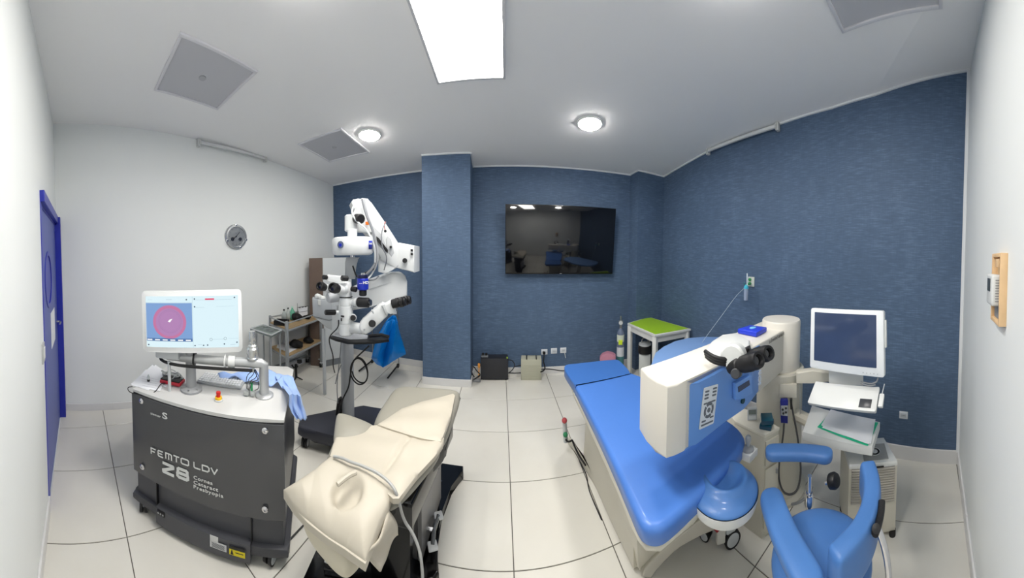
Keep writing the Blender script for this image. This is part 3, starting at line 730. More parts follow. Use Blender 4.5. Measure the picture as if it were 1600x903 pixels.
# blue drape
DRAPE = mat('pale_blue_drape', (150, 178, 228), .8, noise=.05, nscale=40, sheen=.2)
top_edge = [at(x, y, ZT + h) for x, y, h in ((340, 586, .03), (372, 580, .05), (400, 578, .05), (425, 580, .04), (440, 588, .035))]
mid = [at(x, y, ZT + h) for x, y, h in ((345, 590, .022), (378, 592, .03), (405, 598, .02), (432, 600, .03), (447, 608, .02))]
def drape_fn(u, v):
    # u along the cloth from the keyboard to the corner, v across; then it falls over the edge
    L = len(top_edge) - 1; i = min(int(u * L), L - 1); f = u * L - i
    a = top_edge[i].lerp(top_edge[i + 1], f); c = mid[i].lerp(mid[i + 1], f)
    p = a.lerp(c, v); p.z += .012 * math.sin(u * 19 + v * 5) + .008 * math.sin(v * 9 + u * 31); p.z = max(p.z, ZT + .006); return p
b = MB(); b.grid(drape_fn, 36, 10)
# hanging tail
q0 = [at(424, 583, ZT + .045), at(446, 584, ZT + .035), at(458, 592, ZT + .02)]
tail = []
spec = [(425, 582, 458, 588, ZT + .035, ZT + .022), (432, 592, 461, 598, ZT + .03, ZT + .012), (441, 602, 465, 608, ZT + .018, ZT - .0), (452, 616, 470, 618, ZT - .02, ZT - .04), (451, 632, 473, 632, ZT - .09, ZT - .10), (456, 645, 476, 640, ZT - .15, ZT - .14), (464, 656, 480, 655, ZT - .2, ZT - .2)]
rows = []
for (x0, y0, x1, y1, z0, z1) in spec:
    a, c = at(x0, y0, z0), at(x1, y1, z1)
    if z0 < ZT: 
        rb = 1.47; a = rho(x0, y0, 1.43); c = rho(x1, y1, 1.50)
    rows.append((a, c))
def tail_fn(u, v):
    L = len(rows) - 1; i = min(int(v * L), L - 1); f = v * L - i
    a = rows[i][0].lerp(rows[i + 1][0], f); c = rows[i][1].lerp(rows[i + 1][1], f)
    p = a.lerp(c, u); n = Vector((.7, -.7, .2)); p = p + n * (.012 * math.sin(u * 14 + v * 3) + .006 * math.sin(u * 7 - v * 9)); return p
b.grid(tail_fn, 18, 30)
tag(b.build('surgical_drape', DRAPE, solid=.0015, angle=60), 'crumpled pale blue surgical drape hanging off the right corner of the console', 'drape')
# small clamps with wires by the pipe foot
cc = at(386, 614, ZT + .012); b = MB()
b.box(cc + Vector((0, 0, .004)), (.03, .045, .022), rot=Matrix.Rotation(.6, 3, 'Z'), bev=.004); b.box(cc + Vector((.03, .02, .004)), (.025, .04, .02), rot=Matrix.Rotation(.9, 3, 'Z'), bev=.004)
cl_ = thing('cable_clamp', 'small clear and green clamps with thin wires beside the pipe flange', 'clamp', M=Matrix.Translation((cc.x, cc.y, ZT)))
b.build('clamp', mat('clear_clamp', (178, 182, 180), .3), cl_, world=True)
b = MB(); b.box(cc + Vector((.02, .02, .04)), (.012, .012, .05), bev=.003); b.build('green_clip', mat('clip_green', (60, 170, 110), .4), cl_, world=True)
b = MB(); h0 = top + du * .05 + Vector((0, 0, -.04))
for k, (dx, dz) in enumerate(((-.02, .0), (0.0, .01), (.02, .0), (.035, .02))):
    b.tube([h0, h0 + Vector((dx * 2, -.02, -.03)), cc + Vector((dx, .01, .08)), cc + Vector((dx * .5, .005, .02))], .0022, n=6, smooth=2)
b.tube([h0 + Vector((0, -.01, 0)), h0 + Vector((.06, -.03, -.02)), h0 + Vector((.07, -.03, -.08)), cc + Vector((.05, .02, .03))], .0022, n=6, smooth=2)
b.build('wire', BLACK, cl_, world=True)
# ---------------------------------------------------------------- helpers that size a piece from its distance
def face(x, y, r, yaw=0.0, n_up=None):
    """frame at plan distance r: x to the right, y up, z towards the viewer, turned by yaw"""
    o = rho(x, y, r); d = Vector((o.x, o.y, 0)).normalized()
    u = Matrix.Rotation(yaw, 3, 'Z') @ Vector((d.y, -d.x, 0)); return frame_from(o, u, (0, 0, 1))
def slab(name, px, r, th, m, par=None, bev=.004, yaw=0.0, back=0.0, world=True, angle=35, ctr=None, seg=2):
    """solid piece with the given outline on the plane at distance r, th metres thick"""
    cx = sum(p[0] for p in px) / len(px); cy = sum(p[1] for p in px) / len(px)
    M = face(cx, cy, r, yaw); O = M.translation; n = M.to_3x3() @ Vector((0, 0, 1)); Mi = M.inverted()
    out = []
    for x, y in px:
        d = ray(x, y); t = (O - EYE).dot(n) / d.dot(n); q = Mi @ (EYE + d * t); out.append((q.x, q.y))
    b = MB(); b.prism(out, -th - back, -back, bev=bev, M=M, seg=seg)
    return b.build(name, m, par, world=world, angle=angle)
def mm(r): return r / F_      # metres per pixel at distance r
def P3(x, y, r): return rho(x, y, r)
def cylp(name, a, c, w, m, par, w2=None, n=24, bevel=True):
    """round piece from a to c, w radius in metres, with softened ends"""
    a, c = Vector(a), Vector(c); L = (c - a).length; w2 = w if w2 is None else w2; e = min(.18 * w, L * .2)
    b = MB(); b.lathe([(w - e, 0), (w, e), (w2, L - e), (w2 - e, L)], a, (c - a), n=n); return b.build(name, m, par, world=True)
MWH = mat('microscope_white', (216, 219, 220), .3)
MGR = mat('microscope_grey', (178, 181, 184), .4)
KNOB = mat('knob_black', (22, 22, 24), .45)
LENS = mat('lens_glass', (14, 16, 22), .05, coat=1)
ZBLUE = mat('camera_blue', (25, 45, 170), .3)
# ---------------------------------------------------------------- operating microscope
pol = P3(543, 600, 2.30)
ms = thing('operating_microscope', 'white ceiling-high operating microscope on a grey pole with a dark wheeled base', 'microscope', (pol.x, pol.y, 0))
def hz_(y, r, x=543): return rho(x, y, r).z
PR = 10.2 * mm(2.30)
b = MB(); b.lathe([(PR, .12), (PR, 1.20), (PR - .006, 1.21)], (pol.x, pol.y, 0), n=32); b.build('pole', mat('pole_grey', (168, 171, 175), .4, .1), ms, world=True)
bp = [rho(x, 0, r) for x, r in ((453, 2.22), (456, 2.32), (470, 2.38), (523, 2.42), (560, 2.52), (592, 2.46), (604, 2.28), (588, 2.10), (560, 2.04), (517, 2.07), (482, 2.14), (462, 2.17))]
b = MB(); b.prism([(p.x, p.y) for p in bp[:]], .10, .19, bev=.03, seg=4); b.build('base', mat('base_anthracite', (48, 50, 60), .45), ms, world=True)
b = MB(); q = [bp[i] for i in range(12)]; c = sum(q, Vector()) / 12
b.prism([(c.x + (p.x - c.x) * .72, c.y + (p.y - c.y) * .72) for p in q], .06, .12, bev=.01); b.build('base_underside', mat('base_dark', (40, 42, 50), .5), ms, world=True)
for x, r, a in ((466, 2.25, .4), (520, 2.15, 1.2), (585, 2.2, .2), (560, 2.42, 2.0)):
    p = ms_l = W[ms.name].inverted() @ rho(x, 0, r); castor(ms, p.x, p.y, r=.045, rz=a, h=.10)
# swing arm, elbow and spring arm
slab('swing_arm', [(548, 452), (575, 440), (604, 429), (614, 426), (628, 426), (634, 431), (637, 440), (637, 462), (632, 466), (574, 481), (548, 486)], 2.34, .17, MWH, ms, bev=.022, yaw=.12, seg=4)
slab('arm_crease', [(577, 451), (577, 453), (612, 441)], 2.325, .006, LGREY, ms, bev=0, yaw=.12)
slab('elbow_box', [(622, 379), (647, 384), (647, 426), (620, 419)], 2.26, .24, MWH, ms, bev=.012, yaw=-.25, seg=3)
cylp('elbow_knob', P3(632.5, 407, 2.27), P3(632.5, 407, 2.21), .020, KNOB, ms)
for y in (391, 397): slab('elbow_socket', [(641.5, y - 2), (645, y - 1.6), (645, y + 2), (641.5, y + 1.6)], 2.225, .01, KNOB, ms, bev=.001, yaw=-.25)
slab('spring_arm', [(549, 316), (552, 311), (560, 313), (566, 309), (575, 310), (580, 316), (600, 345), (626, 384), (624, 414), (619, 420), (593, 405), (584, 372), (562, 352)], 2.22, .15, MWH, ms, bev=.014, yaw=.22, seg=3)
slab('arm_plate', [(582, 352), (596, 366), (607, 392), (605, 397), (590, 382), (583, 364)], 2.155, .012, MGR, ms, bev=.003, yaw=.22)
slab('arm_slot', [(588, 369), (592, 372), (606, 390), (606, 395), (603, 393), (589, 376)], 2.14, .008, KNOB, ms, bev=.001, yaw=.22)
slab('arm_cover', [(606, 369), (611, 374), (616, 395), (612, 401), (605, 392), (603, 374)], 2.165, .014, MGR, ms, bev=.004, yaw=.22)
cylp('arm_lock', P3(610.5, 386, 2.17), P3(610.5, 386, 2.13), .010, KNOB, ms); cylp('arm_bolt', P3(602, 361, 2.2), P3(602, 361, 2.15), .011, KNOB, ms)
slab('rear_bracket', [(593, 404), (622, 418), (612, 421), (604, 428), (592, 425)], 2.26, .10, MWH, ms, bev=.008, yaw=.12)
# suspension
cylp('knuckle', P3(549, 362, 2.08), P3(549, 336, 2.08), 10.5 * mm(2.05), MWH, ms)
slab('pivot_block', [(549, 338), (556, 322), (566, 322), (583, 358), (582, 364), (560, 362), (549, 358)], 2.12, .11, MWH, ms, bev=.012, seg=3)
cylp('pivot_knob', P3(557, 341.5, 2.04), P3(564, 342, 1.97), .036, KNOB, ms)
slab('orange_switch', [(571, 346.5), (576.5, 346), (576.5, 351), (571, 351)], 2.085, .02, mat('switch_orange', (235, 120, 30), .4), ms, bev=.002)
cylp('neck', P3(550.5, 372, 2.0), P3(550.5, 358, 2.0), 7.6 * mm(2.0), MWH, ms)
dz0, dz1 = rho(551, 397.5, 2.0).z, rho(551, 371, 2.0).z; dc = rho(551, 384, 2.0)
b = MB(); R0 = 32 * mm(2.0); b.lathe([(R0 - .035, -.006), (R0 - .012, 0), (R0 - .003, .012), (R0, dz1 - dz0 - .02), (R0 - .006, dz1 - dz0 - .006), (R0 - .02, dz1 - dz0), (.03, dz1 - dz0 + .006)], (dc.x, dc.y, dz0), n=48)
disk = b.build('round_housing', MWH, ms, world=True)
def wrap(name, px0, y0, px1, y1, r_plan, m, par, th=.0012, n=6):
    """flat badge bent round the disc housing"""
    out = []
    for k in range(n + 1):
        x = px0 + (px1 - px0) * k / n
        for rr_ in (1.0,):
            # hit the cylinder of the housing
            d = ray(x, (y0 + y1) / 2); a = d.x ** 2 + d.y ** 2; bq = -2 * (d.x * dc.x + d.y * dc.y); c_ = dc.x ** 2 + dc.y ** 2 - (R0 + th) ** 2
            t = (-bq - math.sqrt(max(0, bq * bq - 4 * a * c_))) / (2 * a)
            zt = EYE.z + ray(x, y0).z / math.hypot(*ray(x, y0).xy) * math.hypot(d.x * t, d.y * t); zb = EYE.z + ray(x, y1).z / math.hypot(*ray(x, y1).xy) * math.hypot(d.x * t, d.y * t)
            out.append(((d.x * t, d.y * t, zt), (d.x * t, d.y * t, zb)))
    q = MB(); q.grid(lambda u, v: Vector(out[round(u * n)][0]).lerp(Vector(out[round(u * n)][1]), v), n, 1); return q.build(name, m, par, world=True, solid=.0008)
wrap('blue_badge', 576.2, 376, 581.7, 389, 2.0, ZBLUE, disk)
bx = P3(579, 383, 2.0 - .155)
M = face(576.6, 381.8, 1.876, yaw=.95); text('badge_lettering', 'ZEISS', .016, PRINT, M, disk, ext=.0012, bold=.0004)
b = MB(); Mr = face(532.5, 382.5, 1.876, yaw=-.62)
b.lathe([(.020, 0), (.026, 0), (.026, .0015), (.020, .0015)], Mr @ Vector((0, 0, .004)), Mr.to_3x3() @ Vector((0, 0, 1)), n=28); b.build('round_emblem', mat('emblem_grey', (90, 100, 130), .5), disk, world=True)
b = MB(); b.lathe([(.012, 0), (.012, .002), (.001, .002)], Mr @ Vector((0, -.002, .004)), Mr.to_3x3() @ Vector((0, 0, 1)), n=20); b.build('emblem_dot', ZBLUE, disk, world=True)
cylp('under_neck', P3(551, 402, 1.99), P3(551, 396, 1.99), .016, CHROME, ms)
slab('yoke', [(541, 402), (562, 402), (556, 412), (555, 436), (539, 436), (539, 410)], 2.06, .06, MGR, ms, bev=.008)
# optics head
hx, hr_ = 540.5, 1.95
def HZ(y): return rho(hx, y, hr_).z
hc_ = rho(hx, 500, hr_); U = mm(hr_)
def hl(name, prof, m): 
    b = MB(); b.lathe([(r * U, HZ(y)) for y, r in prof], (hc_.x, hc_.y, 0), n=36); return b.build(name, m, ms, world=True, angle=30)
hl('lens_housing', [(523, 9.5), (521, 11), (505, 11), (504.5, 10.2), (503.5, 10.2), (503, 11.3), (487, 11.5), (478, 10.8), (477.5, 10.3), (476.5, 10.3), (476, 10.6), (466, 10.4), (464, 10.0)], MWH)
hl('dark_ring', [(464, 10.9), (462.5, 10.9)], KNOB)
hl('tube_head', [(462.5, 10.4), (458, 10.4), (452, 9.6), (444, 9.2), (440.5, 7.6), (439.5, 5)], MWH)
slab('info_plate', [(532.5, 492.5), (538, 493.5), (538, 496), (532.5, 495)], 1.892, .004, KNOB, ms, bev=0)
slab('info_plate', [(532.5, 497), (534.5, 497.3), (534.5, 502), (532.5, 501.8)], 1.892, .004, KNOB, ms, bev=0)
cylp('magnification_dial', P3(551.5, 496, 1.93), P3(551.5, 496.5, 1.865), .026, MGR, ms); cylp('magnification_knob', P3(551.5, 496.3, 1.87), P3(551.7, 496.7, 1.83), .019, KNOB, ms)
cylp('side_knob', P3(524, 488, 1.93), P3(508, 488, 1.90), .019, KNOB, ms); cylp('side_stub', P3(530, 488, 1.94), P3(523, 488, 1.93), .014, MWH, ms)
cylp('side_drum', P3(527, 481, 1.99), P3(522.5, 481, 1.97), .022, MWH, ms)
# main binocular tube
slab('binocular_head', [(509, 432), (513, 429.5), (534, 431), (541, 436), (538, 444), (526, 444), (511, 440)], 1.93, .09, MWH, ms, bev=.01, seg=3)
cylp('prism_body', P3(531, 452, 1.90), P3(541, 450, 1.93), 9 * U, MWH, ms)
for (ex, ey, er, r) in ((499, 446.5, 7.0, 1.84), (519, 449, 8.4, 1.76)):
    e0 = P3(ex + 13, ey + 4, r + .09); e1 = P3(ex, ey, r)
    d = (e1 - e0).normalized(); k = mm(r)
    b = MB(); b.lathe([(er * k * .9, -.01), (er * k * .95, (e1 - e0).length * .42)], e0, d, n=24); b.build('eyepiece_tube', MWH, ms, world=True)
    b = MB(); L = (e1 - e0).length; b.lathe([(er * k * .86, L * .4), (er * k * .86, L * .62), (er * k * 1.02, L * .64), (er * k * 1.02, L * .9), (er * k * .92, L), (er * k * .72, L * 1.02), (er * k * .55, L * .9)], e0, d, n=28)
    ey_ = b.build('eyepiece', KNOB, ms, world=True)
    b = MB(); b.lathe([(er * k * .55, L * .91), (.001, L * .93)], e0, d, n=20); b.build('eyepiece_lens', LENS, ey_, world=True)
cylp('adjust_knob', P3(505, 433, 1.9), P3(510.5, 433.5, 1.92), .017, KNOB, ms); cylp('adjust_knob', P3(533.5, 434.5, 1.86), P3(543.5, 435, 1.88), .019, KNOB, ms); cylp('adjust_knob', P3(549, 451, 1.9), P3(557, 452.5, 1.88), .019, KNOB, ms)
cylp('lower_tube', P3(531, 462, 1.97), P3(512, 465.5, 1.93), 8.5 * U, MGR, ms)
# camera
cylp('camera_adapter', P3(567, 462, 1.9), P3(567, 450, 1.9), .027, KNOB, ms)
b = MB(); c0, c1 = P3(567, 453, 1.9), P3(567, 429, 1.9); L = (c1 - c0).length
b.lathe([(.030, 0), (.039, .006), (.041, L * .25), (.040, L * .72), (.036, L * .76)], c0, (0, 0, 1), n=32); cam3 = b.build('video_camera', ZBLUE, ms, world=True)
b = MB(); b.lathe([(.036, L * .76), (.038, L * .8), (.036, L * .98), (.026, L)], c0, (0, 0, 1), n=32); b.build('camera_cap', mat('camera_cap', (20, 24, 60), .4), cam3, world=True)
M = face(561.3, 442.3, 1.854); text('camera_lettering', 'HD', .026, PRINT, Matrix.Translation((0, 0, 0)) @ face(567, 443.5, 1.857), cam3, ext=.0015, bold=.001)
b = MB()
for k in range(3): b.box(M @ Vector((.002 + .0075 * k, -.002, .002)), (.006, .004, .002), rot=M.to_3x3())
b.build('camera_mark', PRINT, cam3, world=True, smooth=False)
for k in (-1, 0, 1): cylp('camera_cable', P3(567 + 2.2 * k, 430, 1.88), P3(567 + 2.2 * k, 426.5, 1.88), .0028, LGREY, cam3, n=8)
cylp('iris_ring', P3(553, 472, 1.92), P3(559, 472, 1.90), .034, LGREY, ms)
cylp('beam_splitter', P3(559, 472, 1.905), P3(577, 473, 1.87), .035, KNOB, ms); cylp('splitter_lens', P3(577, 473, 1.87), P3(580, 473, 1.865), .024, LENS, ms)
cylp('splitter_joint', P3(545, 472, 1.94), P3(554, 472, 1.92), .024, MWH, ms)
# assistant tube
cylp('assistant_joint', P3(548, 511, 1.94), P3(569, 514, 1.88), 8.3 * U, MWH, ms)
slab('assistant_arm', [(561, 512), (562, 506), (566, 501), (594, 476), (598, 473), (603, 477), (607, 487), (606, 494), (578, 520), (571, 523.5), (564, 520)], 1.83, .075, MWH, ms, bev=.014, seg=4)
slab('assistant_arm', [(596, 477), (602, 475), (608, 490), (604, 494)], 1.81, .09, LGREY, ms, bev=.01)
slab('assistant_prism', [(600, 477), (612, 470), (620, 491), (614, 492), (610, 488), (604, 491)], 1.81, .10, MWH, ms, bev=.01, seg=3)
cylp('assistant_knob', P3(581.5, 505.5, 1.83), P3(581.5, 505.5, 1.775), .024, KNOB, ms)
cylp('assistant_bolt', P3(569, 515, 1.83), P3(569, 515, 1.817), .007, GREYP, ms)
cylp('assistant_lever', P3(584, 489, 1.8), P3(580.5, 484.5, 1.79), .006, LGREY, ms, n=10)
for k, (dx, dy, r) in enumerate(((0, 0, 1.80), (5.5, -2.5, 1.90))):
    e0, e1 = P3(613 + dx, 475 + dy, r), P3(634 + dx * 1.4, 470.5 + dy, r - .02); L = (e1 - e0).length; d = (e1 - e0); k_ = .031
    b = MB(); b.lathe([(k_, 0), (k_ * 1.02, L * .45), (k_ * .9, L * .5), (k_ * 1.08, L * .55), (k_ * 1.08, L * .78), (k_ * .9, L * .82), (k_ * 1.02, L * .92), (k_ * .8, L), (k_ * .5, L * .96)], e0, d, n=26)
    b.build('assistant_eyepiece', KNOB, ms, world=True)
# instrument tray on the pole
tz = rho(543, 528, 2.05).z
def tp(x, y): p = at(x, y, tz); return (p.x, p.y)
b = MB(); b.prism([tp(514.5, 525), tp(533, 521), tp(560, 520), tp(577, 522), tp(606, 526), tp(608, 530), tp(585, 533), tp(556, 534), tp(543, 533.5), tp(524, 529)], tz - .022, tz, bev=.006); tr = b.build('instrument_tray', mat('tray_black', (20, 21, 24), .35), ms, world=True)
b = MB(); b.prism([tp(518, 524.5), tp(534, 521.8), tp(560, 521.5), tp(575, 524.5), tp(574, 530), tp(545, 531)], tz + .0005, tz + .004); b.build('tray_surface', mat('tray_grey', (150, 153, 158), .4), tr, world=True)
b = MB(); b.tube([P3(577, 525, 2.02), P3(596, 523, 2.0), P3(608, 526.5, 1.98)], .012, n=10); b.build('tray_handle', KNOB, tr, world=True)
b = MB(); b.box((pol.x, pol.y, tz - .04), (.15, .15, .05), bev=.01); b.build('tray_clamp', MGR, ms, world=True)
# cables of the microscope
WIRE = mat('grey_cable', (120, 123, 128), .5)
b = MB()
b.tube([P3(566, 312, 2.1), P3(572, 335, 2.0), P3(583, 360, 1.98), P3(588, 390, 1.97), P3(588, 412, 1.98), P3(570, 432, 1.96), P3(560, 436, 1.97)], .010, n=8, smooth=3)
b.build('cable_bundle', WIRE, ms, world=True)
b = MB(); b.tube([P3(570, 312, 2.12), P3(578, 345, 2.02), P3(590, 385, 2.0), P3(590, 412, 2.0), P3(580, 430, 2.0), P3(573, 437, 1.95)], .007, n=8, smooth=3); b.build('cable', MGR, ms, world=True)
b = MB(); b.tube([P3(556, 316, 2.1), P3(548, 330, 2.02), P3(556, 345, 1.97), P3(575, 360, 1.96), P3(586, 385, 1.95), P3(586, 410, 1.97)], .007, n=8, smooth=3); b.build('cable', LGREY, ms, world=True)
b = MB(); b.tube([P3(603, 347, 2.18), P3(596, 360, 2.1), P3(596, 385, 2.08), P3(606, 402, 2.1), P3(600, 422, 2.15)], .0045, n=6, smooth=3); b.build('cable', WIRE, ms, world=True)
b = MB(); b.tube([P3(602, 360, 2.19), P3(600, 352, 2.16), P3(602, 346, 2.16)], .0035, n=6, smooth=2); b.build('cable', mat('red_wire', (190, 60, 40), .5), ms, world=True)
b = MB(); b.tube([P3(551, 415, 1.97), P3(558, 436, 1.97), P3(566, 428, 1.98), P3(585, 420, 2.0)], .006, n=8, smooth=2); b.build('cable', KNOB, ms, world=True)
b = MB(); b.tube([P3(575, 438, 2.0), P3(586, 437, 2.0), P3(592, 431, 2.0)], .006, n=8, smooth=2); b.build('cable', WIRE, ms, world=True)
b = MB(); b.tube([P3(529, 500, 1.92), P3(529, 512, 1.93), P3(515, 524, 1.98), P3(514, 535, 2.0), P3(521, 556, 2.05), P3(520, 570, 2.1), P3(523, 582, 2.2)], .0045, n=6, smooth=3); b.build('cable', KNOB, ms, world=True)
lp0 = [(577, 540), (565, 551), (553, 562), (549, 575), (547, 590), (545, 605), (537, 620), (532, 632), (530, 645), (529, 652)]
b = MB(); b.tube([P3(x, y, 2.18) for x, y in lp0], .0065, n=8, smooth=2); b.build('power_cable', KNOB, ms, world=True)
lps = [(549, 572), (553, 561), (562, 557.5), (571, 566), (575, 580), (574, 592), (568, 600), (559, 601), (550, 592), (547, 580), (549, 568), (557, 559), (566, 562), (573, 575), (575, 588), (571, 598), (562, 598), (553, 590), (550, 580)]
b = MB(); b.tube([P3(x, y, 2.15) for x, y in lps], .0055, n=8, smooth=2); b.build('coiled_cable', KNOB, ms, world=True)
b = MB(); b.tube([P3(533, 535, 2.22), P3(531, 560, 2.2), P3(526, 600, 2.2), P3(528, 630, 2.2)], .004, n=6, smooth=2); b.tube([P3(524, 600, 2.2), P3(528, 582, 2.22), P3(533, 570, 2.2)], .004, n=6, smooth=1); b.build('cable', WIRE, ms, world=True)
slab('cable_boot', [(527, 627), (534, 622), (534, 650), (524, 650)], 2.26, .05, KNOB, ms, bev=.01)
# ---------------------------------------------------------------- tall cabinet with the brown side
BROWN = mat('brown_laminate', (104, 88, 78), .5, noise=.08, nscale=12)
cd1 = v2(rho(505, 480, 3.85)); fr_ = v2(rho(549, 480, 4.06)); zt_ = rho(505, 403, 3.85).z
fdn = (fr_ - cd1).normalized()
cab = thing('tall_cabinet', 'tall white cabinet with a brown laminate side in the back left corner', 'cabinet', (cd1.x, cd1.y, 0))
Q = [cd1, fr_, v2(rho(547, 480, 4.12)), v2(rho(522, 480, 4.36)), v2(rho(496, 480, 4.05)), v2(rho(484, 480, 3.90))]
b = MB(); b.prism([tuple(p) for p in Q], .0, zt_ - .001, bev=.002); b.build('carcass', BROWN, cab, world=True, smooth=False)
nn = Vector((fdn.y, -fdn.x)); 
if nn.dot(cd1) > 0: nn = -nn
def fpanel(name, z0, z1, m, k0=0.0, k1=1.0, th=.014):
    a, c = cd1.lerp(fr_, k0), cd1.lerp(fr_, k1); b = MB(); b.prism([tuple(a), tuple(c), tuple(c + nn * th), tuple(a + nn * th)], z0, z1, bev=.002); return b.build(name, m, cab, world=True, smooth=False)
CABW = mat('cabinet_white', (205, 209, 210), .45)
fpanel('door', .09, zt_, CABW, .0, 1.0); fpanel('plinth', .0, .085, mat('plinth_grey', (120, 124, 128), .5))
# light grey box with tissue on a bracket in front of the cabinet
bx_ = thing('grey_box', 'light grey metal box with a crumpled tissue on top, left of the microscope head', 'box', M=Matrix.Translation(P3(503, 500, 3.0)))
slab('body', [(488, 467), (518, 470), (519, 498), (515, 500.5), (489, 494)], 3.0, .16, mat('box_grey', (178, 183, 188), .4), bx_, bev=.006)
slab('slanted_foot', [(489, 494.5), (515, 501), (519, 499), (519, 516), (510, 512), (498, 501)], 3.02, .14, LGREY, bx_, bev=.004)
slab('tape', [(496.5, 468), (501, 468.5), (501, 477), (497, 476)], 2.985, .004, WHITE, bx_, bev=0)
b = MB()
for k in range(7):
    a = k * .9; b.sphere(P3(501 + 5.5 * math.cos(a) * (k > 0), 464.5 + 2.2 * math.sin(a * 1.3), 3.06 + .02 * math.sin(a)), .030 + .008 * math.sin(k * 2.2), n=8, sz=.028)
b.build('tissue', mat('tissue_white', (232, 234, 232), .9), bx_, world=True, angle=25)
b = MB(); e = P3(504, 514, 3.05); b.box((e.x, e.y + .02, (e.z) / 2 + .0), (.03, .03, e.z), bev=.004); b.build('stand_post', LGREY, bx_, world=True)
# ---------------------------------------------------------------- trolley with wooden shelves
FRM = mat('trolley_grey', (158, 162, 164), .4, .2); WOOD = mat('shelf_wood', (176, 150, 112), .5, noise=.12, nscale=18)
p3 = v2(at(502.5, 573, 0)); p4_ = v2(at(481, 565.5, 0)); zS = rho(503, 495, p3.length).z; zL = rho(503, 531, p3.length).z
p1 = v2(at(448, 514, zS)); p2 = p1 + (p4_ - p3) * 1.0 + Vector((0, 0)); p2 = v2(at(419, 500.5, zS)).lerp(p2, .35)
tro = thing('instrument_trolley', 'grey metal trolley with two wooden shelves against the white wall', 'trolley', (p1.x, p1.y, 0))
foot = [p1, p3, p4_, p2]
for p in foot:
    b = MB(); b.box((p.x, p.y, (zS + .09 + .07) / 2), (.034, .034, zS + .02), bev=.004); b.build('post', FRM, tro, world=True)
for z, nm in ((zS, 'shelf'), (zL, 'shelf')):
    b = MB(); b.prism([tuple(p) for p in foot], z - .02, z, bev=.002); b.build(nm, WOOD, tro, world=True, smooth=False)
for a, c in ((0, 1), (1, 2), (2, 3), (3, 0)):
    A1, C1 = foot[a], foot[c]
    for z in (zS + .065, zS - .028, zL - .028, .10):
        if z > zS and a == 1: pass
        if abs(z - .10) < 1e-6 and a in (0,): continue
        b = MB(); b.tube([(A1.x, A1.y, z), (C1.x, C1.y, z)], .009 if z > zS else .014, n=8); b.build('rail', FRM, tro, world=True)
for p in foot:
    q = W[tro.name].inverted() @ Vector((p.x, p.y, 0)); castor(tro, q.x, q.y, r=.033, rz=.5, h=.075)
def on_shelf(x, y, z): return at(x, y, z)
def bottle(x, y, z, h, r, m, liq, lab, cap=BLACK):
    p = at(x, y, z); t = thing('bottle', lab, 'bottle', (p.x, p.y, z))
    b = MB(); b.lathe([(r * .9, 0), (r, .006), (r, h * .55), (r * .8, h * .66), (r * .36, h * .82), (r * .34, h * .92)], (0, 0, 0), n=18); b.build('body', m, t)
    b = MB(); b.lathe([(r * .92, .004), (r * .92, h * liq)], (0, 0, 0), n=18); b.build('liquid', mat('dark_liquid', (24, 20, 18), .2), t) if liq else None
    b = MB(); b.lathe([(r * .4, h * .9), (r * .4, h)], (0, 0, 0), n=14); b.build('cap', cap, t)
CLR = mat('clear_plastic_bottle', (205, 215, 212), .1, alpha=.45)
bottle(444, 503, zS, .17, .034, CLR, .42, 'clear bottle half full of dark liquid on the trolley, leftmost bottle')
bottle(450.5, 500, zS, .17, .028, CLR, .2, 'thinner clear bottle between the dark-filled and the green one on the trolley')
bottle(457, 499, zS, .18, .036, mat('green_bottle', (110, 190, 160), .15, alpha=.75), 0, 'pale green plastic bottle on top of the trolley', cap=mat('cap_green', (190, 225, 210), .4))
def blob(p, rx, ry, rz_, k=.2, n=14, seed=0):
    rnd = random.Random(seed); ph = [rnd.uniform(0, 6) for _ in range(6)]; b = MB()
    def f(u, v):
        a = 2 * PI * u; c = PI * (v - .5); s_ = 1 + k * math.sin(3 * a + ph[0]) * math.cos(c) + k * .7 * math.sin(5 * a + ph[1] + 3 * c)
        return Vector((p[0] + rx * math.cos(a) * math.cos(c) * s_, p[1] + ry * math.sin(a) * math.cos(c) * s_, p[2] + rz_ * (math.sin(c) + 1) * (1 + k * .5 * math.sin(2 * a + ph[2]))))
    b.grid(f, n * 2, n); bmesh.ops.remove_doubles(b.bm, verts=b.bm.verts, dist=1e-4); return b
BLKF = mat('black_fabric', (14, 14, 16), .7)
p = at(440, 507, zS); t = thing('black_tray', 'open black plastic tray at the near corner of the trolley top', 'tray', (p.x, p.y, zS), .5)
b = MB(); b.box((0, 0, .006), (.17, .13, .012), bev=.003); b.build('tray_bottom', BLACK, t)
for (cx, cy, sx_, sy_) in ((0, .062, .17, .008), (0, -.062, .17, .008), (.082, 0, .008, .12), (-.082, 0, .008, .12)):
    b = MB(); b.box((cx, cy, .035), (sx_, sy_, .05), bev=.002); b.build('side', BLACK, t)
p = at(463, 501, zS); tag(blob((p.x, p.y, zS), .085, .055, .048, .18, seed=2).build('black_camera_bag', BLKF, angle=60), 'lumpy black camera bag on top of the trolley behind the bottles', 'bag')
p = at(480, 498, zS); tag(blob((p.x, p.y, zS), .06, .045, .026, .2, seed=5).build('black_pouch', BLKF, angle=60), 'small black pouch at the far end of the trolley top', 'pouch')
pa, pb = at(465, 497, zS), at(482, 494, zS); t = thing('wire_rack', 'small steel wire rack with white cards on the trolley', 'rack', (pa.x, pa.y, zS))
b = MB()
for q in (pa, pb): b.tube([(q.x, q.y, zS), (q.x, q.y, zS + .15)], .005, n=6)
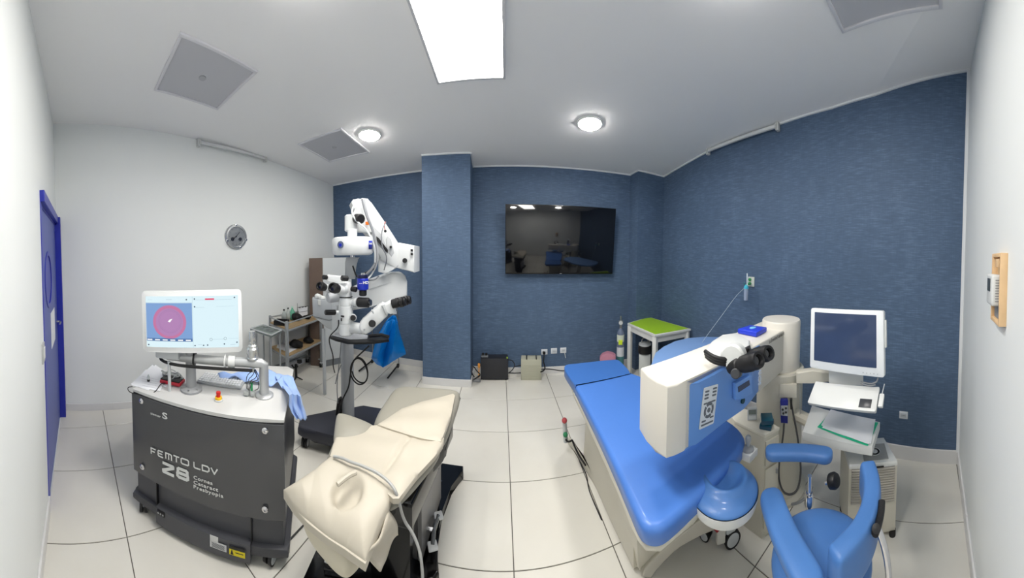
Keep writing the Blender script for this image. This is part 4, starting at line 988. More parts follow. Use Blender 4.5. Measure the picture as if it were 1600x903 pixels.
b.tube([(pa.x, pa.y, zS + .15), (pb.x, pb.y, zS + .15)], .005, n=6); b.tube([(pa.x, pa.y, zS + .15), (pa.x, pa.y, zS + .21)], .004, n=6); b.tube([(pa.x, pa.y, zS + .08), (pb.x, pb.y, zS + .08)], .004, n=6)
b.build('wire_frame', STEEL, t, world=True)
for k in range(3):
    q = pa.lerp(pb, .2 + .27 * k); b = MB(); b.box((q.x, q.y + .01, zS + .075), (.05, .004, .12), rot=Matrix.Rotation(math.atan2(pb.y - pa.y, pb.x - pa.x), 3, 'Z')); b.build('white_card', PAPER, t, world=True)
    b = MB(); b.box((q.x, q.y + .0, zS + .145), (.022, .012, .012), rot=Matrix.Rotation(.3, 3, 'Z'), bev=.002); b.build('card_clip', BLACK, t, world=True)
p = at(463, 543, zL); tag(blob((p.x, p.y, zL), .10, .075, .05, .15, seed=3).build('black_bag', BLKF, angle=60), 'black fabric bag on the lower trolley shelf, left one', 'bag')
p = at(482, 536, zL); tag(blob((p.x, p.y, zL), .075, .05, .042, .15, seed=4).build('black_hat', BLKF, angle=60), 'crumpled black hat at the far end of the lower trolley shelf', 'hat')
sheet('paper_sheet', [at(x, y, zL + .0025) for x, y in ((432, 543), (436, 531), (466, 543.5), (452, 551))], PAPER, 'white sheet lying on the lower trolley shelf', 'paper')
# ---- instrument stand with grey-green tray, in front of the trolley
tz2 = .72; tc4 = [at(x, y, tz2) for x, y in ((391, 514), (411, 508), (440, 517), (424, 525))]
TGM = mat('tray_green_grey', (128, 140, 136), .35, .3)
mst = thing('instrument_stand', 'grey-green instrument tray on a thin steel stand left of the trolley', 'stand', (tc4[0].x, tc4[0].y, 0))
b = MB(); b.prism([(p.x, p.y) for p in tc4], tz2 - .02, tz2, bev=.006); b.build('tray', TGM, mst, world=True)
for i in range(4):
    a, c = tc4[i], tc4[(i + 1) % 4]; b = MB(); b.tube([(a.x, a.y, tz2 + .008), (c.x, c.y, tz2 + .008)], .008, n=8); b.build('tray_rim', LGREY, mst, world=True)
cc2 = sum(tc4, Vector()) / 4
for i in range(10):
    q = cc2 + Vector((random.uniform(-.12, .12), random.uniform(-.05, .05), .006)); b = MB(); a = random.uniform(-.6, .6) + .9; L = random.uniform(.04, .08)
    b.tube([q, q + Vector((math.cos(a) * L, math.sin(a) * L, .004))], .004, n=6); b.build('small_instrument', STEEL, mst, world=True)
for i in (2, 3, 1):
    a = tc4[i].lerp(cc2, .12); b = MB(); b.tube([(a.x, a.y, tz2 - .01), (a.x, a.y, .03)], .010, n=10); b.build('leg', FRM, mst, world=True)
a, c = tc4[2].lerp(cc2, .12), tc4[3].lerp(cc2, .12); b = MB(); b.tube([(a.x, a.y, .03), (c.x, c.y, .03)], .012, n=8); a = tc4[1].lerp(cc2, .12); b.tube([(c.x, c.y, .03), (a.x, a.y, .03)], .012, n=8); b.build('foot_frame', FRM, mst, world=True)
# ---- camera gimbal on its mini tripod
g0 = at(463, 594, 0); gr = math.hypot(g0.x, g0.y)
gm = thing('camera_gimbal', 'black handheld camera gimbal standing on its mini tripod on the tiles', 'gimbal', (g0.x, g0.y, 0))
for x, y in ((458, 597.5), (473, 593.5), (461, 590)):
    e = at(x, y, .004); b = MB(); b.tube([(g0.x, g0.y, .045), (e.x, e.y, .006)], .008, n=8, rs=(.011, .006)); b.build('tripod_leg', BLACK, gm, world=True)
b = MB(); b.lathe([(.012, .03), (.016, .05), (.015, .16), (.020, .18), (.018, .205)], (g0.x, g0.y, 0), n=16); b.build('grip', BLACK, gm, world=True)
e1, e2, e3 = P3(458, 575, gr), P3(462, 572.5, gr), P3(467, 566, gr)
b = MB(); b.tube([(g0.x, g0.y, .2), P3(466, 573, gr), P3(459, 575, gr), P3(456, 570, gr)], .010, n=8, smooth=1); b.build('motor_arm', BLACK, gm, world=True)
slab('phone_clamp', [(464, 563), (471.5, 562.5), (472, 567), (467, 569), (464, 567)], gr, .03, BLACK, gm, bev=.004); b = MB(); b.tube([P3(463, 573, gr), P3(467, 568, gr)], .007, n=8); b.build('link', GREYP, gm, world=True)
# ---- blue waste bag on a wheeled frame
BAG = mat('blue_plastic_bag', (12, 122, 205), .3, noise=.04, nscale=10, bump=.3, bscale=25)
f1, f2 = at(561, 583, 0), at(606, 594, 0); g1, g2 = at(583, 566, 0), at(623, 573, 0)
st = thing('bag_stand', 'thin black wheeled frame that holds the blue bag', 'stand', (f1.x, f1.y, 0))
for a, c in ((f1, g1), (f2, g2)):
    b = MB(); b.tube([a + Vector((0, 0, .03)), c + Vector((0, 0, .04))], .011, n=10); b.build('foot_bar', BLACK, st, world=True)
    b = MB(); b.tube([c + Vector((0, 0, .04)), Vector((c.x - .02, c.y + .01, .82))], .008, n=8); b.build('upright', STEEL, st, world=True)
    b = MB(); b.cyl((c.x - .012, c.y - .03, .028), (c.x + .012, c.y - .03, .028), .028, n=18); b.build('wheel', RUBBER, st, world=True)
q1, q2 = Vector((g1.x - .02, g1.y + .01, .82)), Vector((g2.x - .02, g2.y + .01, .82)); b = MB(); b.tube([q1, q2], .008, n=8); b.build('top_bar', STEEL, st, world=True)
br = 3.25
def row(pts, r): return [P3(x, y, rr_ + r) for x, y, rr_ in pts]
rows_ = [[(597, 512, 0), (604, 503, -.02), (611, 499, 0), (617, 500, .02), (621, 506, .06)],
         [(590, 524, 0), (600, 517, -.06), (610, 512, .02), (618, 513, -.04), (624, 520, .06)],
         [(585, 541, 0), (596, 536, -.10), (606, 533, .0), (616, 532, -.08), (629, 534, .06)],
         [(580, 560, 0), (590, 559, -.10), (600, 556, .03), (613, 551, -.08), (634, 552, .06)],
         [(581, 562, .02), (590, 569, -.04), (598, 575, .0), (612, 565, -.03), (634, 554, .08)]]
G = [row(r, br) for r in rows_]
def bagf(u, v, off=0.0):
    U_, V_ = u * 4, v * 4; i, j = min(int(U_), 3), min(int(V_), 3); a, c = U_ - i, V_ - j
    p = (G[j][i].lerp(G[j][i + 1], a)).lerp(G[j + 1][i].lerp(G[j + 1][i + 1], a), c)
    p = p + Vector((-.3, .95, 0)) * (.018 * math.sin(u * 13 + v * 2) + off * (4 * u * (1 - u)) ** .5 * min(1, 6 * (1 - v) + .0)); return p
b = MB(); b.grid(lambda u, v: bagf(u, v), 20, 20); b.grid(lambda u, v: bagf(u, v, .22), 20, 20)
bmesh.ops.remove_doubles(b.bm, verts=b.bm.verts, dist=.004)
tag(b.build('waste_bag', BAG, solid=.002, angle=50), 'bright blue plastic bag hanging on a frame in front of the blue wall', 'bag')
# ---------------------------------------------------------------- wall fittings
def wframe(p, a, c, off=0.0):
    """frame on the wall line a-c (counter-clockwise) at point p: x right, y up, z into the room"""
    n = inward(a, c); u = Vector((-n.y, n.x, 0)); M = frame_from(Vector((p[0], p[1], p[2])) + Vector((n.x, n.y, 0)) * off, -u if False else u, (0, 0, 1))
    if (M.to_3x3() @ Vector((0, 0, 1))).xy.dot(n) < 0: M = frame_from(M.translation, -u, (0, 0, 1))
    return M
LW_ = (LB, LN); BW_ = (BR, LB); RW_ = ((2.281, 0.877), (2.272, 1.40)); FW_ = (LN, RN)
# clock
M = wframe(onl(368, 370, LB, LN), *LW_)
ck = thing('wall_clock', 'round silver wall clock with two dark dials on the plain white wall', 'clock', M=M)
R1 = .152
b = MB(); b.lathe([(R1, 0), (R1, .02), (R1 - .010, .032), (R1 - .030, .034), (R1 - .034, .018)], (0, 0, 0), n=48); b.build('case', mat('clock_silver', (190, 193, 194), .25, .7), ck)
b = MB(); b.lathe([(R1 - .032, .016), (.001, .017)], (0, 0, 0), n=48); b.build('dial', mat('clock_dial', (188, 196, 208), .35, .2), ck)
for a in (92, 200, -15, -70):
    t = math.radians(a); b = MB(); b.box((math.cos(t) * (R1 - .012), math.sin(t) * (R1 - .012), .030), (.022, .026, .012), rot=Matrix.Rotation(t, 3, 'Z'), bev=.002); b.build('clamp', CHROME, ck)
for k in range(12):
    t = math.radians(30 * k); b = MB(); b.box((math.cos(t) * .098, math.sin(t) * .098, .018), (.012, .007, .002), rot=Matrix.Rotation(t, 3, 'Z')); b.build('hour_mark', mat('clock_ink', (70, 74, 84), .5), ck, smooth=False)
for x in (-.052, .055): b = MB(); b.lathe([(.024, .017), (.024, .021), (.001, .021)], (x, -.03, 0), n=24); b.build('small_dial', mat('dial_dark', (44, 48, 58), .3), ck)
for (x, y, L, wd) in ((.035, .030, .125, .006), (-.020, -.02, .06, .009)):
    t = math.radians(45); b = MB(); b.box((x * .5 - .01, y * .5, .023), (L, wd, .002), rot=Matrix.Rotation(t, 3, 'Z')); b.build('hand', mat('clock_hand', (40, 42, 50), .4), ck, smooth=False)
b = MB(); b.lathe([(.007, .017), (.007, .026), (.001, .026)], (0, 0, 0), n=12); b.build('hub', CHROME, ck)
b = MB(); b.box((.0, .045, .0175), (.03, .006, .001)); b.build('dial_print', mat('clock_ink', (70, 74, 84), .5), ck, smooth=False)
# television
tl, trr, bl_, brr = onl(787, 320, *BW_), onl(963, 325, *BW_), onl(792, 427, *BW_), onl(957, 429, *BW_)
n = inward(*BW_); N3 = Vector((n.x, n.y, 0))
def push(p, k): # towards the eye so that it covers the same view
    return EYE + (p - EYE) * k
c4 = [push(tl, .948), push(trr, .948), push(brr, .975), push(bl_, .975)]
ctr = sum(c4, Vector()) / 4; u = ((c4[1] - c4[0]) + (c4[2] - c4[3])).normalized(); vv = ((c4[0] - c4[3]) + (c4[1] - c4[2])).normalized()
TM = frame_from(ctr, u, vv); TW = ((c4[1] - c4[0]).length + (c4[2] - c4[3]).length) / 2; TH = ((c4[0] - c4[3]).length + (c4[1] - c4[2]).length) / 2
tv = thing('television', 'large black flat television tilted down on the blue wall', 'television', M=TM)
b = MB(); b.box((0, 0, -.022), (TW, TH, .035), bev=.004); b.build('housing', mat('tv_bezel', (16, 16, 18), .25), tv)
b = MB(); b.box((0, .004, -.002), (TW - .018, TH - .03, .006), bev=.001); b.build('screen', mat('tv_glass', (9, 10, 14), .06, spec=.7, coat=.5), tv)
b = MB(); b.box((0, 0, -.055), (TW * .6, TH * .6, .04), bev=.01); b.build('rear_cover', BLACK, tv)
b = MB(); b.box((0, .1, -.08), (.25, .2, .04), bev=.005); b.build('wall_bracket', BLACK, tv)
b = MB(); b.box((0, -TH / 2 + .008, -.0035), (.03, .004, .002)); b.build('maker_mark', LGREY, tv, smooth=False)
# socket plates
SOCK = mat('socket_white', (222, 226, 230), .35)
def socket(x, y, ab, lab, w=.082, h=.072, kind='socket_outlet', plug=None, yaw_par=None):
    M = wframe(onl(x, y, *ab), *ab); t = thing('socket_outlet', lab, 'socket', M=M)
    b = MB(); b.box((0, 0, .004), (w, h, .008), bev=.002); b.build('plate', SOCK, t)
    b = MB(); b.box((0, 0, .009), (w * .66, h * .55, .004), bev=.001); ins = b.build('insert', mat('socket_insert', (196, 202, 208), .3), t)
    for k in (-1, 0, 1): b = MB(); b.cyl((k * .011, 0, .010), (k * .011, 0, .0115), .0028, n=8); b.build('pin_hole', BLACK, ins)
    return t, M
s1, M1 = socket(850.5, 549.5, BW_, 'white socket outlet under the television with a black plug in it')
s2, M2 = socket(865.5, 548, BW_, 'empty white socket outlet, middle one of the three under the television')
s3, M3 = socket(880, 547, BW_, 'white socket outlet under the television with a thin white lead hanging from it')
s4, M4 = socket(1412, 648, ((2.1612, -0.2974), (2.235, 0.484)), 'single white socket outlet low on the long blue wall right of the monitor', w=.07, h=.058)
pl = thing('black_plug', 'black plug and lead running down from the socket to the beige box', 'plug', M=M1)
b = MB(); b.cyl((-.008, -.004, .012), (-.008, -.004, .045), .018, n=16); b.build('plug_body', BLACK, pl)
pz = M1 @ Vector((-.008, -.02, .04))
b = MB(); b.tube([pz, P3(850, 557, 3.42), P3(849, 566, 3.38), P3(852, 574, 3.3), P3(850, 579, 3.28), P3(845, 581, 3.22)], .008, n=8, smooth=2); b.build('lead', BLACK, pl, world=True)
b = MB(); q = M3 @ Vector((.015, -.01, .014)); b.tube([q, q + Vector((.0, -.02, -.02)), M3 @ Vector((.03, -.10, .02))], .004, n=6, smooth=1); tag(b.build('white_lead', WHITE), 'short white lead hanging from the right socket under the television', 'cable')
# oxygen flowmeter on the right wall
RA, RB = (2.272, 1.40), (2.205, 2.35)
M = wframe(onl(1174.5, 440, RA, RB), RA, RB)
ox = thing('gas_outlet', 'square white wall outlet with green gas fittings on the long blue wall', 'outlet', M=M)
b = MB(); b.box((0, 0, .006), (.075, .10, .012), bev=.002); b.build('plate', mat('outlet_plate', (200, 206, 200), .4), ox)
for dy in (.022, -.02): b = MB(); b.lathe([(.016, .012), (.016, .022), (.010, .026), (.001, .026)], (-.012, dy, 0), n=16); b.build('green_fitting', mat('gas_green', (40, 150, 80), .4), ox)
rf = math.hypot(M.translation.x, M.translation.y) - .09
fm = thing('flow_meter', 'flow meter with clear bottle and turquoise cap hanging on the long blue wall', 'flow meter', M=Matrix.Translation(P3(1165.5, 455, rf)))
b = MB(); b.tube([P3(1167.5, 427, rf), P3(1167.5, 446, rf)], .006, n=8); b.build('flow_tube', mat('flow_tube', (225, 235, 238), .2), fm, world=True)
b = MB(); b.tube([P3(1167.5, 444, rf), P3(1172, 443, rf + .06)], .010, n=8); b.build('inlet', mat('gas_green', (40, 150, 80), .4), fm, world=True)
hb0, hb1 = P3(1165.3, 469, rf), P3(1165.3, 451, rf); L = hb1.z - hb0.z
b = MB(); b.lathe([(.020, 0), (.022, .005), (.023, L), (.015, L + .003)], hb0, n=20); b.build('humidifier_bottle', mat('humidifier_clear', (178, 190, 212), .15, alpha=.7), fm, world=True)
b = MB(); b.lathe([(.024, L), (.024, L + .018), (.014, L + .03), (.010, L + .04)], hb0, n=20); b.build('turquoise_cap', mat('turquoise', (70, 190, 215), .35), fm, world=True)
b = MB(); b.cyl(P3(1162, 443, rf), P3(1163.5, 443, rf), .014, n=12); b.build('flow_knob', mat('knob_teal', (20, 110, 110), .4), fm, world=True)
b = MB(); b.tube([hb1 + Vector((-.02, 0, .01)), P3(1150, 462, rf + .02), P3(1130, 490, rf + .03), P3(1106, 522, rf + .04), P3(1090, 545, rf + .03)], .002, n=6, smooth=2)
tag(b.build('oxygen_tube', mat('clear_tube', (190, 202, 208), .25)), 'thin clear tube running down the blue wall from the humidifier bottle', 'tube')
# thermostat in its wooden frame on the near right wall
c = onl(1566, 450, LN, RN); M = wframe(c, *FW_)
Mf = frame_from(M.translation, M.to_3x3() @ Vector((1, 0, 0)), (0, 0, 1))
tf = thing('wooden_frame', 'narrow open wooden box frame mounted on the white wall at the right edge', 'frame', M=Mf)
PINE = mat('pine_wood', (224, 190, 146), .55, noise=.1, nscale=22); hw_, hh_ = .062, .118
for sx in (-1, 1): b = MB(); b.box((sx * hw_, 0, .013), (.014, 2 * hh_ + .014, .026), bev=.002); b.build('side_board', PINE, tf)
for sy in (-1, 1): b = MB(); b.box((0, sy * hh_, .013), (2 * hw_ - .014, .014, .026), bev=.002); b.build('end_board', PINE, tf)
b = MB(); b.box((0, 0, .003), (2 * hw_ - .014, 2 * hh_ - .014, .006)); b.build('back_board', mat('pine_back', (196, 168, 130), .6, noise=.1, nscale=30), tf, smooth=False)
b = MB(); b.box((0, hh_ - .028, .014), (.05, .03, .018), bev=.002); b.build('wood_block', PINE, tf)
b = MB(); b.box((0, -hh_ + .035, .012), (.08, .05, .012), bev=.002); b.build('terminal_strip', GREYP, tf)
th = thing('thermostat', 'white thermostat with a small dark display inside the wooden frame', 'thermostat', M=Mf)
b = MB(); b.box((0, -.005, .029), (.095, .108, .040), bev=.008, seg=3); tb = b.build('case', WHITE, th)
b = MB(); b.box((0.0, .012, .050), (.045, .045, .002)); b.build('display', mat('lcd_dark', (70, 76, 78), .3), th, smooth=False)
for k in range(9):
    for sx in (-1, 1): b = MB(); b.box((sx * .0475, -.042 + .009 * k, .026), (.002, .004, .022)); b.build('vent_slot', GREYP, th, smooth=False)
# ---------------------------------------------------------------- boxes on the floor under the television
pA, pB = at(751, 593.5, 0), at(793.5, 595, 0)
def floorbox(name, lab, cat, xl, xr, yb_, ytop, depth, m, group=None):
    a, c = at(xl, yb_, 0), at(xr, yb_, 0); u = (c - a).normalized(); M = frame_from(a, u, (-u.y, u.x, 0)); 
    r = math.hypot(a.x, a.y); h = rho(xl, ytop, r).z; w_ = (c - a).length
    t = thing(name, lab, cat, M=M); return t, w_, h, M
t, w_, h, M = floorbox('power_supply', 'black computer-like power supply box on the floor below the television', 'box', 751, 794, 594, 560, .2, BLACK)
b = MB(); b.box((w_ / 2, .075, h / 2 + .004), (w_, .14, h - .008), bev=.003); b.build('case', mat('psu_black', (36, 37, 42), .4), t)
b = MB(); b.box((w_ / 2, .001, h / 2 + .002), (w_ - .01, .006, h - .02), bev=.002); b.build('front_cover', mat('psu_front', (44, 45, 50), .45), t)
b = MB(); b.box((w_ - .012, .03, h - .012), (.014, .05, .026), bev=.001); b.build('green_sticker', mat('sticker_green', (170, 205, 60), .5), t)
for k in range(4): b = MB(); b.cyl((.03 + (k % 2) * (w_ - .06), .03 + (k // 2) * .09, 0), (.03 + (k % 2) * (w_ - .06), .03 + (k // 2) * .09, .006), .012, n=10); b.build('foot', RUBBER, t)
ad = M @ Vector((.05, .05, h)); ab_ = thing('power_adapter', 'small black and grey adapter lying on top of the black box', 'adapter', M=Matrix.Translation(ad))
b = MB(); b.box((0, 0, .012), (.085, .045, .022), bev=.004); b.build('adapter_base', mat('adapter_grey', (120, 124, 128), .5), ab_)
for x in (-.022, .02): b = MB(); b.box((x, .005, .036), (.03, .03, .026), bev=.004); b.build('black_plug_top', BLACK, ab_)
t2, w2_, h2, M2_ = floorbox('transformer_box', 'beige louvred transformer box on the floor beside the black box', 'box', 814, 846, 594.5, 562.5, .2, IVORY)
b = MB(); b.box((w2_ / 2, .085, h2 / 2), (w2_, .15, h2), bev=.003); b.build('case', mat('beige_metal', (178, 178, 160), .5), t2)
for k in range(8): b = MB(); b.box((w2_ / 2, -.001 + .012, h2 * (.12 + .085 * k)), (w2_ * .9, .008, .007), bev=.001); b.build('louvre', mat('beige_metal', (178, 178, 160), .5), t2)
for x in (.27, .75): b = MB(); b.box((w2_ * x, .085, h2 + .003), (.014, .13, .008), bev=.002); b.build('black_strap', BLACK, t2)
b = MB(); b.tube([P3(741, 589, 3.2), P3(737, 583, 3.25), P3(739, 570, 3.3), P3(745, 580, 3.3), P3(752, 586, 3.3), P3(742, 592, 3.15), P3(739, 594, 3.1), P3(750, 586, 3.3)], .007, n=8, smooth=3)
tag(b.build('cable_tangle', BLACK), 'tangle of black cables at the left of the black box', 'cable')
b = MB(); e = at(745, 596, .0); b.box((e.x, e.y, .017), (.10, .06, .03), bev=.008); tag(b.build('cable_adapter', mat('adapter_clear', (140, 142, 144), .4)), 'small grey adapter on the floor at the foot of the column', 'adapter')
b = MB(); e = P3(748.5, 571, 3.42); b.box(e, (.03, .03, .05), bev=.006); b.tube([e, P3(748, 590, 3.4)], .007, n=6); tag(b.build('orange_plug', mat('plug_orange', (240, 165, 70), .4)), 'orange plug behind the left side of the black box', 'plug')
b = MB(); b.tube([P3(793, 562, 3.42), P3(801, 563, 3.4), P3(805, 571, 3.35), P3(800, 579, 3.3), P3(794, 583, 3.28)], .006, n=8, smooth=2); b.tube([P3(794, 582.5, 3.3), P3(804, 583, 3.3), P3(814, 582.5, 3.3)], .006, n=8); b.tube([P3(803, 573, 3.44), P3(814, 570.5, 3.44)], .006, n=8)
tag(b.build('link_cable', BLACK), 'black cable looping between the black box and the beige box', 'cable')
b = MB(); b.tube([P3(846, 577, 3.35), P3(856, 576.5, 3.35), P3(866, 577.5, 3.4), P3(876, 579.5, 3.3), P3(886, 579, 3.25)], .006, n=8, smooth=2)
tag(b.build('floor_cable', BLACK), 'black cable on the floor running from the beige box to the blue bed', 'cable')
# ---------------------------------------------------------------- patient chair with cream cover
GUP = mat('grey_upholstery', (150, 147, 136), .5, bump=.1, bscale=120); CREAM = mat('cream_vinyl', (190, 183, 168), .5, noise=.02, nscale=12, bump=.12, bscale=20)
def pillow(c00, c10, c11, c01, th, p=7, nu=26, nv=26, dome=.5, q=None, low=1.0):
    """closed cushion over four corner points (their heights are the top of the rim), th thick"""
    c = [Vector(x) for x in (c00, c10, c11, c01)]; b = MB()
    def squ(u, v):
        a, d = 2 * u - 1, 2 * v - 1; k = .09
        return (a * (1 - k * d * d * d * d), d * (1 - k * a * a * a * a))
    def pos(u, v, top):
        a, d = squ(u, v); U_, V_ = (a + 1) / 2, (d + 1) / 2
        P_ = c[0] * (1 - U_) * (1 - V_) + c[1] * U_ * (1 - V_) + c[2] * U_ * V_ + c[3] * (1 - U_) * V_
        a0, d0 = 2 * u - 1, 2 * v - 1
        h = max(0, (1 - abs(a0) ** p) * (1 - abs(d0) ** p)) ** .5
        return P_ + Vector((0, 0, -th / 2 + (th / 2 * h if top else -th / 2 * h * low) + (dome * th * .25 * (1 - a0 * a0) * (1 - d0 * d0) if top else 0)))
    def ez(t):   # finer rings near the rim
        return .5 - .5 * math.cos(PI * t)
    b.grid(lambda u, v: pos(ez(u), ez(v), True), nu, nv); b.grid(lambda u, v: pos(ez(u), ez(v), False), nu, nv)
    bmesh.ops.remove_doubles(b.bm, verts=b.bm.verts, dist=1e-5); return b
fl0 = at(690, 885, 0)
pc = thing('patient_chair', 'reclined grey patient chair with cream padded covers on a glossy black base', 'patient chair', (-.5, 1.25, 0))
zb = .72
# far leg section
pillow(at(577, 658, zb), at(692, 694, zb), at(724, 603, zb + .02), at(618, 597, zb + .02), .085, p=9).build('leg_section', GUP, pc, world=True, angle=70)
# middle section
pillow(at(500, 728, zb), at(614, 782, zb - .02), at(699, 686, zb - .005), at(532, 655, zb - .01), .085, p=9).build('seat_section', GUP, pc, world=True, angle=70)
pillow(at(519, 690, zb + .02), at(572, 690, zb + .015), at(592, 662, zb + .02), at(526, 636, zb + .06), .05, p=4, dome=1.5).build('side_pad', GUP, pc, world=True, angle=70)
# head section with rounded lower cushion
pillow(at(470, 788, zb - .075), at(556, 858, zb - .075), at(610, 776, zb - .02), at(520, 725, zb - .02), .07, p=5, dome=.2).build('head_section', GUP, pc, world=True, angle=70)
hp = at(515, 835, .60); pillow(at(470, 797, .62), at(541, 872, .62), at(570, 845, .62), at(500, 775, .62), .12, p=3.2, dome=.2).build('head_cushion', mat('cushion_cream_grey', (205, 198, 178), .5), pc, world=True, angle=70)
# cream covers: far, middle, near
def cover(name, outline, z, th, m=CREAM, cuts=None, puff=.012, par=pc, zs=None):
    """padded cover: outline in plan (measured), domed and wrinkled"""
    pts = [at(x, y, (zs[i] if zs else z)) for i, (x, y) in enumerate(outline)]
    t = bmesh.new(); vs = [t.verts.new(p) for p in pts]; t.faces.new(vs)
    bmesh.ops.triangulate(t, faces=list(t.faces))
    for _ in range(4): bmesh.ops.subdivide_edges(t, edges=list(t.edges), cuts=1, use_grid_fill=True)
    pl_ = [Vector(p) for p in pts]
    def edge_d(p):
        m_ = 9
        for i in range(len(pl_)):
            a, c_ = pl_[i].xy, pl_[(i + 1) % len(pl_)].xy; ab = c_ - a; tt = max(0, min(1, (p.xy - a).dot(ab) / max(ab.dot(ab), 1e-9))); m_ = min(m_, (p.xy - a - ab * tt).length)
        return m_
    b = MB()
    top, bot = {}, {}
    for v in t.verts:
        e = edge_d(v.co); k = 1 - math.exp(-e / .02)
        z_ = v.co.z + puff * k + .0035 * k * (math.sin(v.co.x * 31 + v.co.y * 13) + math.sin(v.co.y * 37 - v.co.x * 11))
        if cuts: z_ -= cuts(v.co) * k
        top[v] = b.bm.verts.new((v.co.x, v.co.y, z_)); bot[v] = b.bm.verts.new((v.co.x, v.co.y, v.co.z - th))
    for f in t.faces:
        b.bm.faces.new([top[v] for v in f.verts]); b.bm.faces.new([bot[v] for v in f.verts][::-1])
    for e in t.edges:
        if len(e.link_faces) == 1: 
            v, w2 = e.verts; b.bm.faces.new([top[v], top[w2], bot[w2], bot[v]])
    t.free(); return b.build(name, m, par, world=True, angle=60)
cover('far_cover', [(590, 663), (600, 657), (628, 638), (660, 627), (690, 620), (708, 615), (711, 618), (705, 648), (689, 690), (655, 684), (622, 674)], zb + .025, .02)
def seams(p):
    a, c_ = at(640, 690, zb), at(600, 745, zb); ab = (c_ - a).xy; tt = max(0, min(1, (p.xy - a.xy).dot(ab) / ab.dot(ab))); d = (p.xy - a.xy - ab * tt).length
    return .014 * math.exp(-(d / .012) ** 2)
cover('middle_cover', [(528, 671), (556, 667), (589, 664), (625, 676), (660, 687), (694, 684), (692, 694), (680, 712), (650, 744), (623, 779), (614, 779), (585, 752), (550, 730), (516, 712), (522, 690)], zb + .015, .02, cuts=seams)
ringc = at(543, 764, zb + .02)
def ringcut(p):
    d = (p.xy - ringc.xy).length; s_ = at(540, 742, zb + .02); e_ = at(552, 738, zb + .02)
    return .032 * (1 / (1 + math.exp((d - .052) / .004))) + .010 * math.exp(-((d - .125) / .03) ** 2) * 0
cover('head_cover', [(443, 765), (470, 748), (495, 731), (517, 713), (524, 711), (550, 722), (582, 742), (613, 766), (606, 790), (592, 820), (571, 876), (540, 855), (512, 837), (480, 812), (458, 788)], zb + .018, .035, puff=.03, cuts=ringcut, zs=[zb - .03, zb, zb + .01, zb + .018, zb + .018, zb + .018, zb + .018, zb + .01, zb, zb - .02, zb - .05, zb - .05, zb - .05, zb - .05, zb - .04])
cover('head_cover_hem', [(443, 768), (458, 791), (480, 816), (512, 841), (540, 859), (571, 881), (573, 876), (540, 852), (480, 808), (447, 764)], zb - .052, .008, puff=.004)
# strap with pale slit edge on the head cover
b = MB(); a, c_ = at(527, 757, zb + .055), at(556, 738, zb + .055); b.tube([a, (a + c_) / 2 + Vector((0, .004, .006)), c_], .009, n=8, smooth=1); b.build('head_strap', CREAM, pc, world=True)
# hanging side flap
b = MB(); f1_, f2_, f3_, f4_ = at(606, 797, zb - .03), at(625, 836, zb - .16), at(591, 895, zb - .16), at(573, 866, zb - .05)
b.grid(lambda u, v: (f1_.lerp(f4_, u)).lerp(f2_.lerp(f3_, u), v) + Vector((.012 * math.sin(v * 4 + u * 3), 0, .008 * math.sin(u * 8))), 10, 10)
b.build('side_flap', CREAM, pc, world=True, solid=.006)
# base of the chair
def blk(name, pts, z0, z1, m, bev=.01, par=pc): b = MB(); b.prism([tuple(p) for p in pts], z0, z1, bev=bev, seg=3); return b.build(name, m, par, world=True)
F2 = lambda x, y, z=.06: tuple(at(x, y, z).xy)
blk('base_plate', [F2(690, 722), F2(724, 727), F2(724, 737), F2(703, 758), F2(690, 800), F2(681, 835), F2(686, 893), (-.31, 1.20), (-.36, 1.18), F2(640, 893), F2(603, 868), F2(608, 800), F2(640, 760), F2(680, 740)], .0, .06, GLOSSB, .012)
blk('cross_plate', [(-.78, .86), (-.36, 1.18), (-.42, 1.32), (-.55, 1.32), (-.84, 1.00)], .0, .055, GLOSSB, .01)
blk('lift_column', [(-.60, 1.12), (-.40, 1.12), (-.38, 1.62), (-.60, 1.62)], .055, .50, GLOSSB, .012)
blk('column_cover', [(-.395, 1.22), (-.375, 1.22), (-.36, 1.58), (-.385, 1.60)], .10, .42, mat('cover_metal', (118, 118, 120), .3, .6), .006)
blk('seat_carrier', [(-.66, .95), (-.34, .98), (-.28, 1.55), (-.62, 1.58)], .50, .62, GLOSSB, .02)
blk('side_panel', [F2(612, 782, .63), F2(692, 700, .63), F2(697, 690, .63), F2(704, 660, .63), F2(640, 660, .63), F2(590, 740, .63)], .555, .632, BLACK, .01)
b = MB(); a, c_ = at(717, 622, .62), at(693, 702, .60); b.tube([a, (a + c_) / 2, c_], .012, n=8); b.build('side_rail', BLACK, pc, world=True)
# chrome foot lever
l0 = at(664, 826, .12); lv = [at(676, 826, .13)]
a = at(685, 806, .14); c_ = at(676, 853, .12); b = MB(); b.tube([a, (a + c_) / 2 + Vector((-.01, 0, 0)), c_], .013, n=10); lev = b.build('foot_lever', mat('lever_metal', (120, 122, 124), .25, .8), pc, world=True)
for p in (a, c_): b = MB(); b.box(p, (.05, .045, .016), rot=Matrix.Rotation(.5, 3, 'Z'), bev=.005); b.build('lever_pad', mat('pad_white', (205, 207, 208), .4), lev, world=True)
b = MB(); b.tube([at(662, 826, .13), at(677, 828, .13)], .012, n=10); b.build('lever_axle', CHROME, lev, world=True)
for x, y in ((676, 737), (690, 752), (601, 806), (607, 808)): b = MB(); p = at(x, y, .062); b.cyl(p, p + Vector((0, 0, .004)), .004, n=8); b.build('bolt', CHROME, pc, world=True)
